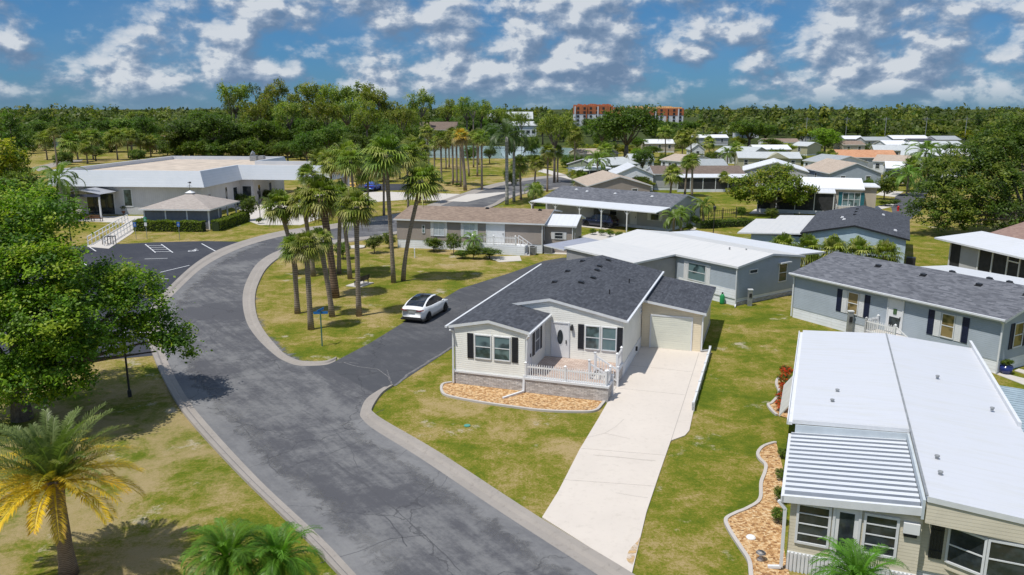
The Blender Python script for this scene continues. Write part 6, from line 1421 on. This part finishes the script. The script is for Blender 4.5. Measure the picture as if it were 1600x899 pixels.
# left background
for i,(k,px,pb,pt,wp,l) in enumerate([('oak',60,216,174,56,'dark oak left of the tiered conifer gap'),('oak',95,218,180,50,'oak above the left tan roof'),('oak',130,222,186,50,'oak behind the long tan roof'),('oak',165,222,182,56,'oak standing behind the pale headed palms'),('oak',200,228,176,60,'spreading oak left of the orange tile roof'),('oak',228,232,178,50,'oak immediately left of the orange tile roof'),('oak',175,238,200,50,'dark oak between the back lawn palms'),('pine',248,206,172,40,'pine above the orange tile roof'),('pine',215,210,170,40,'pine left of the one above the orange tile roof'),('oak',290,206,178,50,'oak right of the dark grey roof'),('column',125,208,178,12,'thin dark conifer spire on the left'),('oak',0,228,186,50,'oak at the very left edge below the horizon'),('oak',245,238,206,30,'small oak at the corner of the orange tiled home')]):
    tree(k,px,pb,pt,wp,l)
# woods between the homes and the horizon on the right: nearest row, tree by tree
gname='near edge of the right hand woods'
px=1100
while px<1640:
    tree('oak',px+8,rnd.uniform(200,205),rnd.uniform(172,180),40,'mid green tree in the second row of the woods behind the far homes','woodland_tree',gname)
    tree(rnd.choice(['oak','oak','pine']),px,rnd.uniform(205,213),rnd.uniform(178,190),rnd.uniform(34,50),'mid green tree in the front row of the woods behind the far homes','woodland_tree',gname); px+=rnd.uniform(15,22)
for px in range(1555,1650,22): tree('oak',px,rnd.uniform(222,236),rnd.uniform(186,196),54,'olive green tree of the clump behind the massive right oak','woodland_tree','clump behind the massive right oak')
for px in range(600,900,19): tree(rnd.choice(['oak','pine']),px,rnd.uniform(207,216),rnd.uniform(174,186),rnd.uniform(32,42),'distant tree beyond the pond and park','woodland_tree','distant trees beyond the pond')
for px in range(-10,300,19): tree('oak',px,rnd.uniform(200,208),rnd.uniform(176,184),rnd.uniform(32,44),'distant tree among the far left roofs','woodland_tree','distant trees among far left roofs')
# far-off wood: one mass out to the horizon
def far_wood():
    r=np.random.RandomState(77); C=[];N=[];T=[];K=[];Ls=[]
    pal=np.array(GREEN+DARK+DARK+PINE[:3])*1.05
    n=0
    for Y0,Y1,cnt in ((330,400,260),(400,520,420),(520,700,520),(700,1000,560),(1000,1500,600),(1500,2400,650)):
        for _ in range(cnt):
            Y=r.uniform(Y0,Y1); x=r.uniform(-1,1)*Y*.80; px=800+x/Y*FPX
            if Y<720 and 880<px<1085: continue
            if Y<600 and 745<px<845: continue
            tall=r.rand()<.28; h=r.uniform(7,12.5)+tall*r.uniform(3,8.0); w_=r.uniform(4,7)*(.6 if tall else 1); m=44 if Y<700 else 26
            if Y<700 and px>1085: m=60
            d=unit(r.normal(size=(m,3))); d[:,2]=np.abs(d[:,2])*1.1-.35
            pc=np.array([x,Y,h*.62])+d*np.array([w_,w_,h*.38])*r.uniform(.55,1.05,(m,1)); C.append(pc); nn=unit(d+r.normal(size=(m,3))*.5+np.array([0,-.3,.4])); N.append(nn); T.append(np.cross(nn,r.normal(size=(m,3))))
            K.append(pal[r.randint(len(pal))]*r.uniform(.7,1.25)*r.uniform(.75,1.25,(m,1))); s_=(1.6 if Y<700 else 2.6 if Y<1500 else 4.0); Ls.append(s_*r.uniform(.7,1.4,m))
    C=np.concatenate(C);N=np.concatenate(N);T=np.concatenate(T);K=np.concatenate(K);Ls=np.concatenate(Ls)
    me=leafmesh('far_wood',C,T,N,Ls,Ls*.7,K,M['leaf']); tag(link('far_wood',me),kind='stuff')
far_wood()
for i in range(3):   # thicket: bushy to the ground
    lob=[(c,(q[0],q[1],q[2]*1.1)) for c,q in rlobes(i+120,12,3.4,3.0,1.9,1.9)]; variant('thicket',i,lob,320,20,.42,GREEN if i else DARK+GREEN,.6,.2,1.2,under=.9)
UNITW['thicket']=10.0; UNITH['thicket']=6.4
for px,pb,pt,wp in [(283,246,216,50),(310,247,212,60),(340,247,208,60),(372,247,212,56),(404,247,210,56),(436,247,214,50),(470,250,216,50),(500,256,220,50),(535,262,226,44),(568,262,226,44),(600,262,226,44),(632,258,226,40),(355,232,178,66),(400,232,172,66),(445,232,176,66),(490,234,178,66),(535,236,176,66),(580,238,180,60),(620,238,190,52),(300,232,190,56)]:
    tree('thicket',px,pb,pt,wp,'dense leafy thicket filling the foot of the wooded mass behind the clubhouse','thicket','thickets at the foot of the wooded mass')
for i,(px,pb,pt,wp) in enumerate([(8,246,200,50),(40,240,196,50),(70,236,196,46),(105,234,194,46),(140,236,196,46),(172,238,200,50),(206,238,198,46),(238,240,206,40),(262,243,212,36),(60,226,184,46),(92,222,186,44),(128,224,186,46),(162,222,184,46),(196,222,184,46),(226,222,186,40),(20,222,182,46),(255,224,190,40),(285,222,184,44),(40,210,178,40),(80,208,178,40),(120,210,178,40),(160,208,178,40),(200,208,176,40),(240,208,178,40),(150,252,226,34),(215,251,228,30),(100,258,230,32)]):
    tree('thicket' if i%3 else 'oak',px,pb,pt,wp,'leafy tree of the dense background left of the wooded mass','background_tree','dense background trees at the left')
for i,(px,pb,pt,wp) in enumerate([(655,222,188,40),(690,232,200,34),(770,226,190,34),(800,236,206,36),(830,240,206,34),(848,226,190,38),(880,222,184,40),(905,226,192,36),(940,232,200,36),(965,236,200,36),(1050,222,192,36),(1075,216,186,36),(1020,216,184,36),(1100,212,184,34),(850,262,236,26),(825,262,238,26),(800,290,258,30),(680,250,222,26),(735,250,224,24),(765,256,228,26),(640,262,226,40),(625,280,240,46),(600,284,240,46),(565,284,244,40),(530,286,246,40)]):
    tree(['thicket','pine','thicket','oak'][i%4],px,pb,pt,wp,'bushy tree around the park and the pond','park_tree','bushy trees around the park and the pond')
inf=[(1085,244,222,24),(1142,252,230,22),(1188,246,226,24),(1215,252,232,22),(1246,262,240,22),(1285,258,238,20),(1330,256,236,22),(1415,244,224,24),(1460,256,232,28),(1478,250,226,26),(1490,274,240,36),(1405,276,254,28),(1352,300,280,20),(1300,224,206,22),(1380,226,208,20),(1455,226,208,18),(1510,218,200,26),(1160,216,198,26),(1215,212,196,24),(1265,208,192,24),(1318,208,192,22),(995,238,216,26),(925,250,226,24),(948,246,222,24),(1040,262,240,22),(1003,300,276,24),(898,290,268,22),(1095,262,240,26),(1112,256,238,22),(1207,236,218,30),(1228,244,226,26),(1270,236,220,26),(1300,232,214,30),(1345,262,250,20),(1395,262,244,30),(1350,240,226,20),(1425,262,240,28),(1448,248,228,30),(1155,232,216,24),(1090,226,206,30),(1060,232,214,28),(1020,246,230,26),(975,246,228,30),(1002,252,232,30),(1180,286,268,20),(1310,300,284,16),(1366,292,278,22),(1400,290,268,34),(1500,258,234,36),(1520,250,226,40),(1515,226,206,34),(1468,212,200,22),(1440,212,202,20),(1340,214,202,22),(1370,212,200,24),(1290,216,204,22),(1240,212,200,26),(1120,214,200,24),(1145,212,196,30),(1420,240,230,20),(1500,238,224,22),(1060,296,282,18),(1012,300,284,20),(912,262,244,24),(888,262,240,26)]
for i,(px,pb,pt,wp) in enumerate(inf): wp*=1.35; pt-=5; tree(['thicket','oak','yellow_tree','thicket'][i%4],px,pb,pt,wp,'small garden tree squeezed between the far homes','garden_tree','small garden trees between the far homes')
# ---- shrubs and hedges
def shrub(px,pb,pt,wpx,label,k='shrub'): return tree('shrub',px,pb,pt,wpx,label,'shrub',None,None,'shrub')
for a_ in [(709,398,360,30,'dark clipped oval shrub in front of the ranch home'),(678,393,368,40,'sprawling olive shrub under the ranch window'),(585,396,362,34,'dense green shrub by the left corner of the ranch home'),(608,388,360,26,'dark shrub hugging the ranch home left wall'),(536,405,372,34,'twiggy reddish shrub in the island lawn'),(765,404,384,46,'low green shrub bed before the ranch deck'),(722,404,388,30,'low shrub beside the dark oval one'),
 (902,385,366,24,'green shrub at the corner of the annex'),(926,367,355,14,'round clipped bush in white gravel, leftmost'),(940,368,357,13,'round clipped bush in white gravel, second from left'),(953,371,357,16,'round clipped bush in white gravel, second from right'),(967,374,360,16,'round clipped bush in white gravel, rightmost'),(1077,362,347,16,'small round bush on the gravel by the fence'),(1087,354,334,22,'shrub below the slim feather palm'),(1158,341,319,19,'dark block shaped bush on the far lawn'),(1205,342,322,26,'fresh green shrub beside the forked trunk'),
 (390,345,302,34,'yellow green shrub tree beside the gazebo'),(378,322,300,22,'golden shrub behind the gazebo'),(418,316,292,30,'reddish brown shrub by the clubhouse wing'),(405,350,338,12,'dark low bush at the foot of the dark post'),(868,318,300,26,'shrub by the far road kerb'),(740,405,380,30,'spiky leafed shrub by the ranch deck'),(1383,322,312,30,'low round shrub by the back street'),(1397,322,310,20,'second low shrub by the back street'),(1205,372,356,16,'small dead brown bush by the waste bin'),(700,290,283,16,'tiny round bush at the park kerb, left'),(714,292,285,14,'tiny round bush at the park kerb, right'),(570,300,292,30,'low hedge clump on the forecourt'),(505,345,332,24,'low bush at the forecourt kerb')]:
    shrub(*a_)
for q,s_ in ((PL[0],.55),(PL[1],.6),(PLANTPOT,.35)):
    f=link('plant',TV['shrub'][0][1],q); f.scale=(s_,s_,s_*.9); f.location=(0,0,.35)
def hedge(name,label,p,q,wd,h,pal,leaf=.10,red=0,dens=330):
    r=np.random.RandomState(int(h*100+p[0])); p=np.array(p);q=np.array(q); L=np.linalg.norm(q-p); d=(q-p)/L; n=np.array([-d[1],d[0]])
    o=thing(name,label,'hedge' if not red else 'flowering shrub',(p[0],p[1],0)); m=int(L*wd*dens+L*h*2*dens)
    u=r.rand(m)*L; v=(r.rand(m)-.5)*wd; z=r.rand(m)*h; f=r.randint(0,3,m); v=np.where(f==0,np.sign(v)*wd*.5,v); z=np.where(f>=1,h,z); wob=.10*np.sin(u*2.1)+.06*np.sin(u*5.3)
    z=z*(1+wob*.4)+r.normal(size=m)*.03; v=v+r.normal(size=m)*.04
    C=np.stack([d[0]*u+n[0]*v,d[1]*u+n[1]*v,z],1); N=unit(r.normal(size=(m,3))+np.array([0,-.2,.6])); T=np.cross(N,r.normal(size=(m,3)))
    K=np.array(pal)[r.randint(len(pal),size=m)]*r.uniform(.7,1.3,(m,1)); sel=r.rand(m)<red; K[sel]=np.array((.62,.06,.015))
    link('foliage',leafmesh('foliage',C,T,N,leaf*r.uniform(.7,1.4,m),leaf*.7,K,M['leaf']),o)
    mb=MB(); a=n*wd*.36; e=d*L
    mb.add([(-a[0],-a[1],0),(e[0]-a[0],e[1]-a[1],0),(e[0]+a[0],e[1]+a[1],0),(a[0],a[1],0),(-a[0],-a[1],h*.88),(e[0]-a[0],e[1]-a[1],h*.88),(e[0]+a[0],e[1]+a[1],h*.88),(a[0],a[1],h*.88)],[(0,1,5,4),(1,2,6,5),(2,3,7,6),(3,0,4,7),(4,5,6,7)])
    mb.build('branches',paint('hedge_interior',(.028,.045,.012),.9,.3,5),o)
def gz(x,y): return wl(og_,ag,x,y)[:2]
HP=[(.15,.20,.02),(.19,.23,.025),(.10,.14,.016)]
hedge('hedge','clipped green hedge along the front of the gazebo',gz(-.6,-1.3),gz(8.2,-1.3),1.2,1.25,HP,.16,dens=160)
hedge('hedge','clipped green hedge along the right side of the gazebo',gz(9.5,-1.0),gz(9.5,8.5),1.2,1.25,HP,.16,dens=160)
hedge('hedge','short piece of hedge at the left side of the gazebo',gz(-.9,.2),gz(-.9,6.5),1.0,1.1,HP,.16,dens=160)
for i in range(2):
    lob=rlobes(i+170,7,.5,.95,.35,.5); TV.setdefault('flower',[]).append((trunkmesh('shrub_stem',[([(0,0,0),(0,0,.9)],[.05,.02])],'bark',5),crown('shrub_foliage',lob,190,14,.15,[(.10,.14,.02),(.13,.17,.025),(.70,.07,.015),(.62,.12,.02),(.08,.11,.02)],.15,seed=i+33,under=.9)))
for i,(px_,py_,sx_,l) in enumerate([(1228,590,.42,'farthest red flowering shrub against the wall of the metal roofed home'),(1226,603,.45,'second red flowering shrub from the far end of the wall bed'),(1225,616,.47,'orange red flowering shrub in the middle of the wall bed'),(1224,630,.46,'second red flowering shrub from the near end of the wall bed'),(1224,644,.42,'nearest red flowering shrub of the wall bed'),(1222,716,.26,'farthest small dark bush under the ribbed awning gutter'),(1221,752,.30,'second small dark bush under the ribbed awning gutter'),(1219,785,.34,'third small dark bush under the ribbed awning gutter'),(1216,818,.36,'nearest small dark bush under the ribbed awning gutter')]):
    q=G(px_,py_); rawtree('flowering_shrub','flower' if i<5 else 'shrub',i,(q[0],q[1],0),sx_,sx_*1.1,i*1.3,l,'flowering shrub','shrubs along the metal roofed home',('stem','foliage'))
hedge('hedge','long low green hedge on the lawn beyond the carport home',G(1090,357),G(1178,352),1.6,.8,[(.07,.11,.016),(.10,.15,.02)],.2,0,60)
